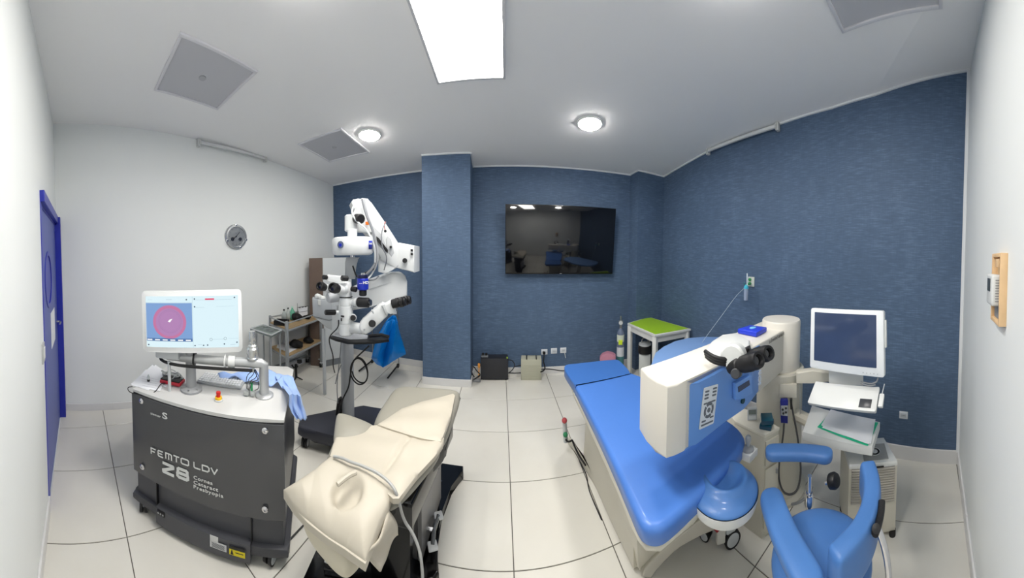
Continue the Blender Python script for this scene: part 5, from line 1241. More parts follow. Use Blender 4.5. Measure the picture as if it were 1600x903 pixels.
# foot control box
fb = [at(499, 846, .13), at(551, 868, .13)]
fc = thing('foot_control', 'black foot control box with two small switches under the head of the chair', 'foot control', (-.72, .93, 0))
u_ = (fb[1] - fb[0]).normalized(); w3 = Vector((u_.y, -u_.x, 0)); L = (fb[1] - fb[0]).length
pts = [fb[0], fb[1], fb[1] + w3 * .22, fb[0] + w3 * .22]
b = MB(); b.prism([tuple(p.xy) for p in pts], .056, .13, bev=.008); b.build('box', GLOSSB, fc, world=True)
for x, y in ((510.5, 877), (533.5, 880)):
    p = at(x, y, .13); b = MB(); b.box(p + Vector((0, 0, .003)), (.018, .018, .006), rot=Matrix.Rotation(math.atan2(u_.y, u_.x), 3, 'Z'), bev=.001); b.build('switch', WHITE, fc, world=True)
b = MB(); b.tube([at(507, 887, .135), at(507, 889, .145), at(535, 895, .145), at(536, 893, .135)], .004, n=6); b.build('handle_bar', BLACK, fc, world=True)
b = MB(); pth = [(521, 713, zb + .05), (534, 715, zb + .055), (548, 722, zb + .055), (562, 726, zb + .055), (590, 738, zb + .05), (612, 756, zb + .04), (622, 776, zb + .02)]
P_ = [at(x, y, z) for x, y, z in pth] + [P3(630, 812, .99), P3(645, 832, .97), P3(656, 860, .95), P3(660, 890, .93), P3(661, 925, .92)]
b.tube(P_, .0055, n=8, smooth=3); tag(b.build('grey_cable', mat('cable_light_grey', (165, 166, 164), .4)), 'long grey cable trailing over the cream covers and down the side of the chair', 'cable')
b = MB(); b.tube([at(478, 818, .0) + Vector((0, 0, .006)), at(460, 835, .006), at(447, 850, .006), at(440, 856, .006)], .005, n=6, smooth=1); b.build('floor_lead', BLACK, pc, world=True)
# ---------------------------------------------------------------- blue laser bed
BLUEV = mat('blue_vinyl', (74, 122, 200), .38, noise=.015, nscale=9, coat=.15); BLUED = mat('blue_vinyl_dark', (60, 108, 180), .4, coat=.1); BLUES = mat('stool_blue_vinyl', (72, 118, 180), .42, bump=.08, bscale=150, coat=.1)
BEIGE = mat('warm_white_shell', (206, 202, 188), .35, coat=.1)
bed = thing('laser_bed', 'long bright blue padded surgical bed on a cream base with a round headrest', 'bed', (.78, 1.4, 0))
zb = .70
def pad(name, outline, z0, z1, m, par, bev=.03, seg=5, smooth_pts=0):
    P_ = [Vector(p) for p in outline]
    if sum(P_[i].x * P_[(i + 1) % len(P_)].y - P_[(i + 1) % len(P_)].x * P_[i].y for i in range(len(P_))) < 0: P_ = P_[::-1]
    for _ in range(smooth_pts):
        Q_ = []
        for i in range(len(P_)):
            a, c = P_[i], P_[(i + 1) % len(P_)]; Q_ += [a * .75 + c * .25, a * .25 + c * .75]
        P_ = Q_
    n = len(P_)
    N_ = []
    for i in range(n):
        d = (P_[(i + 1) % n] - P_[i - 1]); j = 2
        while d.length < 1e-6: d = P_[(i + j) % n] - P_[i - j]; j += 1
        d.normalize(); N_.append(Vector((-d.y, d.x)))
    rings = []; S_ = 8
    for k in range(S_ + 1):       # lower rim, side, rounded upper rim
        a = PI / 2 * k / S_; ins = bev * (1 - math.cos(a)); rings.append([(p.x + m_.x * ins, p.y + m_.y * ins, z1 - bev + bev * math.sin(a)) for p, m_ in zip(P_, N_)])
    rings = [[(p.x + m_.x * .012, p.y + m_.y * .012, z0) for p, m_ in zip(P_, N_)], [(p.x, p.y, z0 + .012) for p in P_]] + rings
    b = MB(); b.loft(rings); return b.build(name, m, par, world=True, angle=50)
def A2(x, y, z=zb): return tuple(at(x, y, z).xy)
# outline of the long mattress measured at its top rim
ml = [A2(896, 597), A2(896, 597), A2(896.5, 598), A2(930, 662), A2(960, 724), A2(985, 781), A2(997, 808), A2(1006, 820), A2(1018, 825), A2(1034, 824), A2(1050, 813), A2(1086, 780), A2(1100, 768), (1.00, .78), (1.09, .83), (1.13, 1.0), (1.08, 1.3), (1.02, 1.7), A2(985, 581), A2(985, 581), A2(984, 581)]
pad('mattress', ml, zb - .075, zb, BLUEV, bed, .026, smooth_pts=2)
ft = [A2(899, 603), A2(899, 603), A2(896, 598), A2(893, 594), A2(884, 581), A2(881, 574), A2(884, 569.5), A2(900, 568), A2(935, 564), A2(962, 561.5), A2(968, 563), A2(982, 577), A2(986, 585), A2(986, 585)]
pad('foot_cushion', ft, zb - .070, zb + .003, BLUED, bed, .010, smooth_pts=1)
def inset(P_, k, c=None):
    c = c or Vector((sum(p[0] for p in P_) / len(P_), sum(p[1] for p in P_) / len(P_))); return [tuple(c + (Vector(p) - c) * k) for p in P_]
tray_ = [A2(884, 569), A2(896, 598), A2(930, 662), A2(960, 724), A2(985, 781), A2(997, 808), A2(1010, 822), A2(1034, 823), A2(1086, 780), (1.09, .83), (1.13, 1.0), (1.02, 1.7), A2(966, 562)]
b = MB(); b.prism(inset(tray_, .985), zb - .10, zb - .068, bev=.012); b.build('bed_frame', BEIGE, bed, world=True, angle=50)
# base: flared body, floor plinth and the arched end
top_c = [(.56, .98), (1.0, .95), (1.02, 1.95), (.58, 2.0)]
fl_l = [A2(884, 690, .0), A2(915, 727, 0.0), A2(940, 768, 0), A2(960, 812, 0), A2(985, 903, 0)]
g = lambda p, z: Vector((p[0], p[1], z))
lo_ = [(.60, 1.30), (.98, 1.30), (.99, 1.85), (.60, 1.90)]
b = MB(); b.loft([[g(p, .60) for p in top_c], [g(p, .40) for p in [(.62, 1.12), (.98, 1.12), (1.0, 1.85), (.63, 1.9)]], [g(p, .02) for p in [(.645, 1.16), (.97, 1.2), (.98, 1.88), (.63, 1.95)]]])
b.build('pedestal', BEIGE, bed, world=True, angle=50)
b = MB(); pl_ = [Vector(fl_l[0]), Vector(fl_l[1]), Vector(fl_l[2]), Vector(fl_l[3]), Vector(A2(1000, 895, 0)), Vector((.80, 1.12)), Vector((.66, 1.5)), Vector((.60, 2.15))]
b.prism([tuple(p) for p in pl_], 0.0, .055, bev=.012, seg=3); b.build('plinth', BEIGE, bed, world=True, angle=50)
# arched end beam
Aa, Ab = (.66, 1.115), (1.12, .965)
def ar_(x, y): return onl(x, y, Aa, Ab)
outer = [(1003, 902), (1008, 889), (1020, 875), (1035, 861), (1054, 844), (1073, 829), (1092, 815), (1112, 806)]
inner = [(1018, 903), (1027, 890), (1039, 877), (1052, 864), (1065, 854), (1079, 846), (1098, 836), (1120, 827)]
n_ = Vector((Ab[1] - Aa[1], Aa[0] - Ab[0], 0)).normalized() * -.20
b = MB(); rings = []
for (xo, yo), (xi, yi) in zip(outer, inner):
    o_, i_ = ar_(xo, yo), ar_(xi, yi); rings.append([o_, i_, i_ + n_, o_ + n_])
b.loft(rings); b.build('arched_end', mat('arch_grey_white', (196, 192, 180), .4), bed, world=True, angle=50, bev=.006)
e1 = [Vector((.54, .92, .61)), Vector((.98, .90, .61))]
b = MB(); b.loft([[g(p, .62) for p in ((.54, .93), (1.02, .90), (1.02, 1.2), (.58, 1.25))], [g(p, .30) for p in ((.60, 1.05), (1.06, 1.00), (1.04, 1.3), (.62, 1.30))], [g(p, .05) for p in ((.655, 1.13), (.80, 1.12), (.80, 1.36), (.66, 1.38))]])
b.build('end_shell', BEIGE, bed, world=True, angle=50)
# headrest
hc = at(1132, 752, zb - .012); R2 = .137
adir = math.atan2((Vector((.90, .90)) - hc.xy).y, (Vector((.90, .90)) - hc.xy).x)
def hout(a): return R2 * (1 + .12 * max(0, math.cos(a - adir)) ** 3)
b0 = hc.xy + Vector((math.cos(adir - .5), math.sin(adir - .5))) * .022
def head(u, v):
    a = 2 * PI * u; rr = v; x, y = hc.x + math.cos(a) * rr * hout(a), hc.y + math.sin(a) * rr * hout(a)
    d = (Vector((x, y)) - b0).length / R2; da = math.atan2(y - b0.y, x - b0.x); op = max(0, math.cos(da - adir - .25)) ** 2
    z = -.022 * math.exp(-(d / .42) ** 4) + .020 * math.exp(-((d - .62) / .14) ** 2) * (1 - .95 * op)
    return Vector((x, y, zb - .014 + z * (1 - rr ** 8) - .022 * rr ** 7))
b = MB(); b.grid(head, 64, 28)
b.grid(lambda u, v: Vector((hc.x + math.cos(2 * PI * u) * hout(2 * PI * u) * (1 - .01 * v), hc.y + math.sin(2 * PI * u) * hout(2 * PI * u) * (1 - .01 * v), zb - .036 - .012 * v)), 64, 2)
bmesh.ops.remove_doubles(b.bm, verts=b.bm.verts, dist=1e-5); b.build('headrest_cushion', BLUES, bed, world=True, angle=80)
b = MB()
def shell(u, v):
    a = 2 * PI * u; k = 1.02 - .06 * v * v; return Vector((hc.x + math.cos(a) * hout(a) * k, hc.y + math.sin(a) * hout(a) * k, zb - .040 - .042 * v))
b.grid(shell, 64, 5); b.grid(lambda u, v: Vector((hc.x + math.cos(2 * PI * u) * hout(2 * PI * u) * (1.02 - .04 * v), hc.y + math.sin(2 * PI * u) * hout(2 * PI * u) * (1.02 - .04 * v), zb - .040 + .0005)), 64, 1)
bmesh.ops.remove_doubles(b.bm, verts=b.bm.verts, dist=1e-5); bmesh.ops.holes_fill(b.bm, edges=b.bm.edges)
b.build('headrest_shell', WHITE, bed, world=True, angle=60)
b = MB(); m0 = Vector((hc.x, hc.y, zb - .10)); m1 = Vector((.97, .98, zb - .11)); b.tube([m0, m1], .03, n=12); b.build('headrest_arm', GREYP, bed, world=True)
b = MB(); c = at(1127, 824, .10); b.box((c.x + .02, c.y + .06, .16), (.10, .14, .05), rot=Matrix.Rotation(-.4, 3, 'Z'), bev=.01); b.build('castor_mount', mat('mount_grey', (120, 112, 108), .4), bed, world=True)
p = at(1121, 823, .17); b = MB(); b.box(p, (.035, .03, .028), bev=.005); b.build('red_lock', mat('lock_red', (150, 30, 45), .4), bed, world=True)
p = W[bed.name].inverted() @ at(1139, 853, 0); cs = castor(bed, p.x, p.y, r=.048, rz=1.25, m=LGREY, h=.12)
p = W[bed.name].inverted() @ at(1100, 839, 0); castor(bed, p.x, p.y, r=.03, rz=.3, m=BLACK, h=.06)
p = at(1126, 833, .10); b = MB(); b.box(p, (.05, .03, .10), rot=Matrix.Rotation(-.5, 3, 'Z'), bev=.008); b.build('castor_cover', mat('castor_white', (205, 203, 196), .4), bed, world=True)
# remote with red and green buttons at the far left end of the base
r0 = P3(882.5, 672, 2.1); rt = thing('bed_remote', 'small white hand switch with a red and a green button hanging by the bed base', 'remote', M=Matrix.Translation(r0))
b = MB(); b.tube([P3(882, 658, 2.13), P3(884, 690, 2.13)], .018, n=12); b.build('handle', LGREY, rt, world=True)
b = MB(); b.sphere(P3(882, 657, 2.11), .022, n=12); b.build('red_button', mat('button_red', (175, 70, 75), .4), rt, world=True)
b = MB(); b.sphere(P3(883.5, 679, 2.11), .020, n=12); b.build('green_button', mat('button_green', (40, 130, 85), .4), rt, world=True)
b = MB(); b.tube([P3(884, 686, 2.11), P3(886, 690, 2.1), P3(891, 690, 2.08), P3(894, 687, 2.08), P3(897, 696, 2.02), P3(905, 712, 1.93), P3(915, 727, 1.86)], .007, n=8, smooth=2)
tag(b.build('remote_cable', BLACK), 'black cable from the hand switch along the left foot of the bed', 'cable')
b = MB(); b.tube([at(x, y, .004) for x, y in ((906, 722), (917, 742), (919, 762), (926, 780), (940, 812))], .004, n=6, smooth=2); tag(b.build('floor_wire', BLACK), 'thin dark wire on the tiles beside the left foot of the bed', 'cable')
# pale blue panel behind the arm
bp_ = [at(x, y, .72) for x, y in ((1021, 560), (1024, 550), (1036, 541), (1054, 532.5), (1075, 527.5), (1100, 525.5), (1125, 526), (1134, 529))]
bk = [Vector((p.x, p.y)) for p in bp_]
poly = [tuple(p) for p in bk] + [tuple(rho(1140, 0, 2.2).xy), tuple(rho(1110, 0, 2.0).xy), tuple(rho(1060, 0, 1.95).xy), tuple(rho(1024, 0, 2.05).xy)]
pb_ = thing('padded_panel', 'pale blue rounded padded panel showing behind the white laser arm', 'panel', (bk[4].x, bk[4].y - .3, 0))
b = MB(); b.prism(poly, .66, .72, bev=.015, seg=3); b.build('pad', mat('pale_blue_pad', (132, 170, 226), .4), pb_, world=True, angle=50)
c = sum((Vector(p) for p in poly), Vector((0, 0))) / len(poly); b = MB(); b.lathe([(.20, 0), (.20, .03), (.06, .05), (.06, .66)], (c.x, c.y, 0), n=24); b.build('pedestal', BEIGE, pb_, world=True)
# ---------------------------------------------------------------- laser: column, arm, head
LWH = mat('laser_white', (220, 216, 206), .35, coat=.1); LBL = mat('laser_blue', (100, 146, 212), .35, coat=.15); LBT = mat('laser_blue_light', (125, 170, 230), .4)
las = thing('excimer_laser', 'big cream and blue eye laser with a long horizontal arm over the bed', 'medical machine', (1.62, .9, 0))
cc = rho(1234.5, 0, 1.90); zt, zl = 1.13, .86
b = MB(); b.lathe([(.135, .84), (.135, 1.165), (.128, 1.175), (.001, 1.175)], (cc.x, cc.y, 0), n=40); b.build('column_head', LWH, las, world=True)
b = MB(); b.lathe([(.165, .78), (.168, .79), (.168, .835), (.160, .845), (.10, .846)], (cc.x, cc.y, 0), n=40); b.build('column_collar', BEIGE, las, world=True)
b = MB(); b.lathe([(.172, .03), (.172, .05), (.163, .06), (.160, .78)], (cc.x, cc.y, 0), n=40); b.build('column', BEIGE, las, world=True)
b = MB(); b.lathe([(.20, 0), (.20, .02), (.175, .035)], (cc.x, cc.y, 0), n=40); b.build('column_foot', BEIGE, las, world=True)
Pn = [at(1001, 574, zt).xy, at(1012, 586, zt).xy, at(1026, 595, zt).xy, at(1043, 603, zt).xy, at(1058, 600, zt).xy, at(1072, 594, zt).xy, rho(1241, 0, 1.79).xy, cc.xy, rho(1204, 0, 2.01).xy]
b = MB(); b.prism([tuple(p) for p in Pn], zl, zt, bev=.010, seg=3); arm = b.build('arm', LWH, las, world=True, angle=40)
# blue housing on the near side of the arm
R0p, R1p = Vector(Pn[5]), Vector(Pn[6])
ar0 = R0p; ar1 = R0p.lerp(R1p, .55)
oA, oB, oC, oD, oE = rho(1079, 0, 1.02).xy, rho(1102, 0, 1.045).xy, rho(1146, 0, 1.185).xy, rho(1178, 0, 1.29).xy, rho(1191, 0, 1.37).xy
inn = R0p.lerp(R1p, .62)
pts_out = [R0p, oA, oB, oC, oD, oE]; pts_top = [R0p, oA, oB, oC, oD, oE, inn]
b = MB(); n = len(pts_top)
zt_o = 1.105; zz = lambda i: (zt - .004) if i in (0, n - 1) else zt_o
lowz = [.862, .862, .862, .865, .870, .875, .870]
vs = [(p.x, p.y, lowz[i]) for i, p in enumerate(pts_top)] + [(p.x, p.y, zz(i)) for i, p in enumerate(pts_top)]
b._add(vs, [list(range(n))[::-1], list(range(n, 2 * n))] + [[i, (i + 1) % n, n + (i + 1) % n, n + i] for i in range(n)])
hou = b.build('blue_housing', LBL, las, world=True, angle=30, bev=.004)
# key panel on the blue face
def fq(x, y, off=0.0):
    p = onl(x, y, (oB.x, oB.y), (oC.x, oC.y)); d = (EYE - p); nrm = Vector(((oC - oB).y, -(oC - oB).x, 0)).normalized(); 
    if nrm.dot(d) < 0: nrm = -nrm
    return p + nrm * off
k00, k10, k11, k01 = fq(1094.5, 608), fq(1117.2, 601.2), fq(1118, 658.5), fq(1095, 667.5)
kM = frame_from((k00 + k10 + k11 + k01) / 4, (k10 - k00), (0, 0, 1)); kx = (k10 - k00).xy.length; ky = ((k00 - k01).length + (k10 - k11).length) / 2
kp = MB(); kp.prism(rounded(kx, ky, .004, 3), .002, .005, M=kM); keyp = kp.build('key_panel', mat('key_panel_white', (216, 222, 228), .4), las, world=True)
KG = mat('key_grey', (98, 104, 112), .45)
def key(x, y, w_, h_):
    q = MB(); q.prism(rounded(kx * w_, ky * h_, min(kx * w_, ky * h_) * .35, 3, kx * (x - .5), ky * (.5 - y)), .005, .0068, M=kM); q.build('key', KG, keyp, world=True)
for r_ in range(3):
    key(.23, .10 + .085 * r_, .27, .042); key(.77, .08 + .085 * r_, .27, .042)
for c_ in range(3): key(.22 + .28 * c_, .40 - .0 * c_, .25, .034)
key(.23, .83, .27, .036); key(.77, .80, .25, .036); key(.5, .92, .82, .036)
for a0 in range(4):
    q = MB(); ro, ri, n_s = kx * .33, kx * .21, 8; A0 = math.radians(90 * a0 + 45 + 6); A1 = math.radians(90 * a0 + 135 - 6)
    out = [(math.cos(A0 + (A1 - A0) * k / n_s) * ro, ky * (.5 - .595) + math.sin(A0 + (A1 - A0) * k / n_s) * ro) for k in range(n_s + 1)] + [(math.cos(A1 - (A1 - A0) * k / n_s) * ri, ky * (.5 - .595) + math.sin(A1 - (A1 - A0) * k / n_s) * ri) for k in range(n_s + 1)]
    q.prism(out, .005, .0068, M=kM); q.build('ring_key', KG, keyp, world=True)
q = MB(); q.lathe([(kx * .10, .005), (kx * .10, .0072), (.0005, .0072)], kM @ Vector((0, ky * (.5 - .595), 0)), kM.to_3x3() @ Vector((0, 0, 1)), n=20); q.build('centre_key', KG, keyp, world=True)
# display block, port, side lettering
def fslab(name, px, m, th, off=0.0, par=las, a=oC, c=oD, bev=.003):
    pts = [onl(x, y, (a.x, a.y), (c.x, c.y)) for x, y in px]; o = sum(pts, Vector()) / len(pts); M_ = frame_from(o, Vector(((c - a).x, (c - a).y, 0)), (0, 0, 1)); Mi = M_.inverted()
    q = MB(); q.prism([(v.x, v.y) for v in (Mi @ p for p in pts)], off, off + th, bev=bev, M=M_); return q.build(name, m, par, world=True)
db = fslab('display_block', [(1144, 597), (1168, 584), (1171, 612), (1156, 621), (1144, 622)], LBL, .022, a=oC, c=oD)
fslab('display_window', [(1147, 602), (1164.5, 591.5), (1165.5, 599), (1148, 610)], mat('display_dark', (62, 70, 92), .2), .003, off=.022, par=db, bev=0)
q = MB(); pc_ = onl(1160, 626, tuple(oC), tuple(oD)); q.lathe([(.013, 0), (.013, .006), (.001, .006)], pc_, Vector((-(oD - oC).y, (oD - oC).x, 0)) * (-1 if Vector((-(oD - oC).y, (oD - oC).x)).dot(-oC) < 0 else 1), n=20); q.build('round_port', mat('port_green', (18, 60, 70), .3), las, world=True)
M_ = frame_from(onl(1189, 602, tuple(oD), tuple(oE)), (0, 0, 1), Vector(((oD - oE).x, (oD - oE).y, 0)))
nd = M_.to_3x3() @ Vector((0, 0, 1))
M_ = frame_from(onl(1187.5, 600, tuple(oC), tuple(oD)), (0, 0, 1), Vector(((oC - oD).x, (oC - oD).y, 0))); nd = M_.to_3x3() @ Vector((0, 0, 1)); M_ = Matrix.Translation(nd * .006) @ M_
text('side_lettering', 'SCHWIND', .034, mat('print_pale', (205, 218, 235), .4), M_, hou, ext=.0008, bold=.0006)
side_u = (R1p - R0p).normalized(); t0 = onl(1201, 537, tuple(R0p), tuple(R1p))
M_ = frame_from(t0 + Vector((side_u.y, -side_u.x, 0)) * .002, (side_u.x, side_u.y, 0), (0, 0, 1))
text('arm_lettering', 'schwind amaris', .036, mat('print_grey', (120, 118, 112), .5), M_, las, ext=.0006)
# binocular on its white mount
mnt = P3(1138, 560, 1.22)
b = MB(); b.prism([(v.x, v.y) for v in (at(1103, 546, 1.15), at(1112, 535, 1.15), at(1128, 525, 1.15), at(1150, 522, 1.15), at(1172, 534, 1.15), at(1170, 548, 1.15), at(1142, 566, 1.15), at(1128, 562, 1.15), at(1112, 556, 1.15))], 1.128, 1.16, bev=.012, seg=3)
b.build('binocular_mount', WHITE, las, world=True, angle=50)
b = MB()
for k in range(3): b.tube([P3(1102 + k, 549 + 4.0 * k, 1.17), P3(1112, 556 + 4.0 * k, 1.12), P3(1125, 560.5 + 4.0 * k, 1.10), P3(1141, 562 + 4.0 * k, 1.12)], .009, n=10, smooth=2)
b.build('black_bellows', KNOB, las, world=True, angle=60)
cylp('mount_shield', P3(1150, 553, 1.16), P3(1143, 558, 1.10), .052, WHITE, las)
def binoc(a, c, r, name='binocular_tube'):
    a, c = Vector(a), Vector(c); L = (c - a).length; b = MB()
    b.lathe([(r * .85, 0), (r * .9, L * .3), (r * .78, L * .33), (r * .78, L * .42), (r * .98, L * .45), (r * 1.05, L * .72), (r * .95, L * .76), (r * 1.02, L * .9), (r * .9, L), (r * .62, L * 1.0), (r * .5, L * .93)], a, c - a, n=28); o = b.build(name, KNOB, las, world=True)
    b = MB(); b.lathe([(r * .5, L * .935), (.001, L * .95)], a, c - a, n=20); b.build('eyepiece_lens', LENS, o, world=True)
binoc(P3(1143, 574, 1.12), P3(1186, 562, 1.02), .034); binoc(P3(1158, 562, 1.20), P3(1202, 551, 1.08), .033)
cylp('focus_knob', P3(1153, 582, 1.10), P3(1149, 584, 1.05), .020, mat('knob_grey', (58, 60, 64), .5), las)
slab('binocular_body', [(1146, 556), (1172, 544), (1176, 556), (1178, 572), (1160, 580), (1148, 572)], 1.17, .05, KNOB, las, bev=.008)
slab('binocular_plate', [(1150, 552), (1170, 543), (1171, 549), (1152, 560)], 1.14, .015, KNOB, las, bev=.003)
# blue case lying on the arm
c4 = [at(x, y, zt + .03) for x, y in ((1153, 514), (1172, 508), (1198, 511.5), (1182, 519.5))]
cs = thing('blue_case', 'bright blue flat plastic case lying on top of the laser arm', 'case', (c4[0].x, c4[0].y, zt))
b = MB(); b.prism([tuple(p.xy) for p in c4], zt + .001, zt + .033, bev=.006, seg=2); b.build('case_body', mat('case_blue', (38, 62, 205), .3), cs, world=True, angle=50)
lc = sum(c4, Vector()) / 4; b = MB(); b.lathe([(.028, .032), (.026, .037), (.001, .038)], (lc.x, lc.y, zt), n=20, sy=.6); b.build('case_emblem', mat('emblem_sky', (120, 190, 235), .4), cs, world=True)
# parts on the column: panel, hand controller, cables
slab('control_panel', [(1218, 600), (1245, 601), (1245, 622), (1217, 621)], 1.73, .03, BEIGE, las, bev=.004)
slab('panel_seam', [(1249.5, 598), (1250.5, 598), (1250.5, 653), (1249.5, 653)], 1.742, .01, GREYP, las, bev=0)
hcn = thing('hand_controller', 'dark blue hand controller with white button field hanging on the laser column', 'controller', M=Matrix.Translation(P3(1225, 640, 1.70)))
slab('body', [(1220, 625), (1230, 624.5), (1231.5, 627), (1231, 662), (1220, 661), (1219, 628)], 1.70, .025, mat('controller_blue', (28, 38, 130), .35), hcn, bev=.004)
slab('button_field', [(1220.5, 634), (1230.8, 634), (1230.8, 650), (1220.2, 649)], 1.697, .004, LGREY, hcn, bev=0)
for x, y in ((1223, 640), (1228, 638), (1228, 644.5), (1224, 646)): cylp('round_button', P3(x, y, 1.692), P3(x, y, 1.68), .007, KNOB, hcn, n=12)
b = MB(); b.tube([P3(1225, 662, 1.69), P3(1224, 680, 1.69), P3(1218, 715, 1.66), P3(1216, 745, 1.62), P3(1222, 768, 1.58), P3(1234, 774, 1.57), P3(1246, 767, 1.59), P3(1251, 745, 1.63), P3(1251, 720, 1.66), P3(1246, 680, 1.70), P3(1240, 650, 1.71), P3(1236, 628, 1.71)], .006, n=8, smooth=3)
b.build('controller_cable', mat('cable_dark_grey', (70, 70, 72), .5), hcn, world=True)
slab('holder', [(1234, 624), (1238, 624), (1238, 640), (1235, 640)], 1.70, .02, KNOB, las, bev=.002)
b = MB(); b.tube([P3(1237, 788, 1.66), P3(1252, 784, 1.64), P3(1264, 772, 1.66), P3(1269, 760, 1.7)], .008, n=8, smooth=2); b.build('foot_cable', GREYP, las, world=True)
# monitor on the laser
def quadframe(c0, c1, c2, c3):
    ctr = (c0 + c1 + c2 + c3) / 4; u = ((c1 - c0) + (c2 - c3)); v = ((c0 - c3) + (c1 - c2)); M_ = frame_from(ctr, u, v); return M_, u.length / 2, v.length / 2
q4 = P3(1267.5, 481, 1.60), P3(1383.5, 486, 1.43), P3(1378.5, 590, 1.40), P3(1264.5, 574, 1.57)
M_, mw_, mh_ = quadframe(*q4)
b = MB(); b.prism(rounded(mw_, mh_, .012, 4), -.035, .0, bev=.005, M=M_); mo = b.build('monitor', mat('laser_monitor_white', (226, 230, 232), .35), las, world=True)
s4 = [onp for onp in ()]
b = MB(); b.prism(rounded(mw_ * .845, mh_ * .80, .003, 3, -.006, .012), -.001, .0015, M=M_); b.build('screen', mat('screen_dark_blue', (58, 72, 102), .12, coat=.4), mo, world=True)
b = MB(); b.box((mw_ / 2 + .004, .05, -.02), (.012, mh_ * .42, .02), bev=.003, M=M_); b.build('side_grip', WHITE, mo, world=True)
for k in range(5): b = MB(); b.box((mw_ * (.24 + .045 * k), -mh_ * .452, .001), (.006, .006, .002), M=M_, bev=.0008, seg=1); b.build('monitor_button', LGREY, mo, world=True)
b = MB(); b.box((0, 0, -.055), (mw_ * .7, mh_ * .7, .04), bev=.012, M=M_); b.build('rear_cover', WHITE, mo, world=True)
slab('monitor_arm', [(1244, 582), (1270, 580), (1300, 582), (1300, 597), (1268, 597), (1244, 601)], 1.68, .06, BEIGE, las, bev=.008)
slab('monitor_neck', [(1295, 576), (1349, 583), (1349, 603), (1295, 600)], 1.56, .05, WHITE, las, bev=.005)
b = MB(); b.tube([P3(1345, 596, 1.50), P3(1360, 600, 1.46), P3(1370, 597, 1.44), P3(1372, 590, 1.44)], .004, n=6, smooth=2); b.tube([P3(1345, 599, 1.5), P3(1358, 603, 1.46), P3(1368, 601, 1.45)], .004, n=6, smooth=2); b.build('monitor_cable', GREYP, las, world=True)
q4 = P3(1271, 595, 1.58), P3(1371.5, 604, 1.46), P3(1371.5, 643, 1.34), P3(1264.5, 629, 1.47)
M_, tw_, th_ = quadframe(*q4)
b = MB(); b.prism(rounded(tw_, th_, .008, 3), -.022, .0, bev=.004, M=M_); kt = b.build('keyboard_tray', WHITE, las, world=True)
b = MB(); b.box((tw_ * .34, -th_ * .22, .001), (tw_ * .17, th_ * .34, .003), M=M_, bev=.001); b.build('touch_pad', mat('pad_dark', (58, 60, 64), .3), kt, world=True)
b = MB(); b.box((tw_ / 2 + .018, -.005, -.01), (.025, th_ * .52, .02), bev=.004, M=M_); b.build('side_box', WHITE, kt, world=True)
b = MB(); q0_ = M_ @ Vector((tw_ / 2 + .018, .03, -.005)); b.tube([q0_, q0_ + Vector((.006, -.01, .05))], .003, n=6); b.build('side_lever', LGREY, kt, world=True)
zd = .62; dk = [at(x, y, zd) for x, y in ((1268.6, 633), (1375, 659), (1363, 698), (1254, 674))]
dk0 = dk[0].lerp(dk[1], 0)
b = MB(); b.prism([tuple(p.xy) for p in (dk[3], dk[2], dk[1], dk[0])], zd - .05, zd - .003, bev=.004); b.prism([tuple(p.xy) for p in (dk[3], dk[2], dk[1], dk[0])], zd - .012, zd, bev=.004); b.build('desk_shelf', WHITE, las, world=True)
b = MB(); cdk = sum(dk, Vector()) / 4; b.tube([(cc.x, cc.y, zd - .06), (cdk.x, cdk.y, zd - .05)], .04, n=10); b.build('shelf_arm', BEIGE, las, world=True)
fold = sheet('green_folder', [at(x, y, zd + .004) for x, y in ((1297, 645), (1372.5, 660), (1356, 696.5), (1277, 667))], mat('folder_green', (40, 185, 140), .5), 'green plastic folder under the papers on the laser desk shelf', 'folder')
sheet('paper_sheet', [at(x, y, zd + .009) for x, y in ((1298, 639.5), (1366, 655), (1358, 694), (1283, 664))], PAPER, 'white sheets lying on the green folder below the keyboard tray', 'paper')
sheet('paper_sheet', [at(x, y, zd + .0065) for x, y in ((1296, 642), (1368, 655), (1361, 693), (1285, 668))], PAPER, 'lower white sheet sticking out on the green folder', 'paper')
# filter unit with louvres
zu = .445; va, vb, vc_ = at(1327, 724, zu), at(1402, 718, zu), at(1381, 683, zu); vd = va + (vc_ - vb)
un = thing('filter_unit', 'cream cooling unit with a louvred front standing at the right behind the stool', 'machine', (va.x, va.y, 0))
fu = (vb - va).normalized(); fn = Vector((fu.y, -fu.x, 0)); 
if fn.dot(-va) < 0: fn = -fn
b = MB(); b.prism([tuple(p.xy) for p in (va, vb, vc_, vd)], .03, zu - .03, bev=.004); b.build('body', BEIGE, un, world=True)
b = MB(); b.prism([tuple((p + fn * .006).xy) for p in (va, vb)] + [tuple(vc_.xy), tuple(vd.xy)], zu - .032, zu, bev=.006); b.build('top', WHITE, un, world=True)
mid_ = (va + vb + vc_ + vd) / 4 + Vector((.0, 0, 0)); mid_ = vb.lerp(vd, .38); Mu = frame_from(Vector((mid_.x, mid_.y, zu)), fu, fn.cross(fu) if False else (vc_ - vb))
b = MB(); b.box((0, 0, .002), ((vb - va).length * .52, (vc_ - vb).length * .62, .004), M=Mu); b.build('top_grille', mat('grille_grey', (150, 152, 150), .5), un, world=True)
b = MB(); b.lathe([(.034, .004), (.034, .007), (.030, .007), (.030, .004)], Mu @ Vector((0, 0, 0)), (0, 0, 1), n=24); b.lathe([(.018, .004), (.018, .006), (.001, .006)], Mu @ Vector((0, 0, 0)), (0, 0, 1), n=24); b.build('fan_ring', LGREY, un, world=True)
LV = mat('louvre_grey', (172, 168, 158), .45); wl_ = (vb - va).length
Mv = frame_from(Vector((va.x, va.y, 0)), fu, (0, 0, 1))
if (Mv.to_3x3() @ Vector((0, 0, 1))).dot(fn) < 0: Mv = Mv
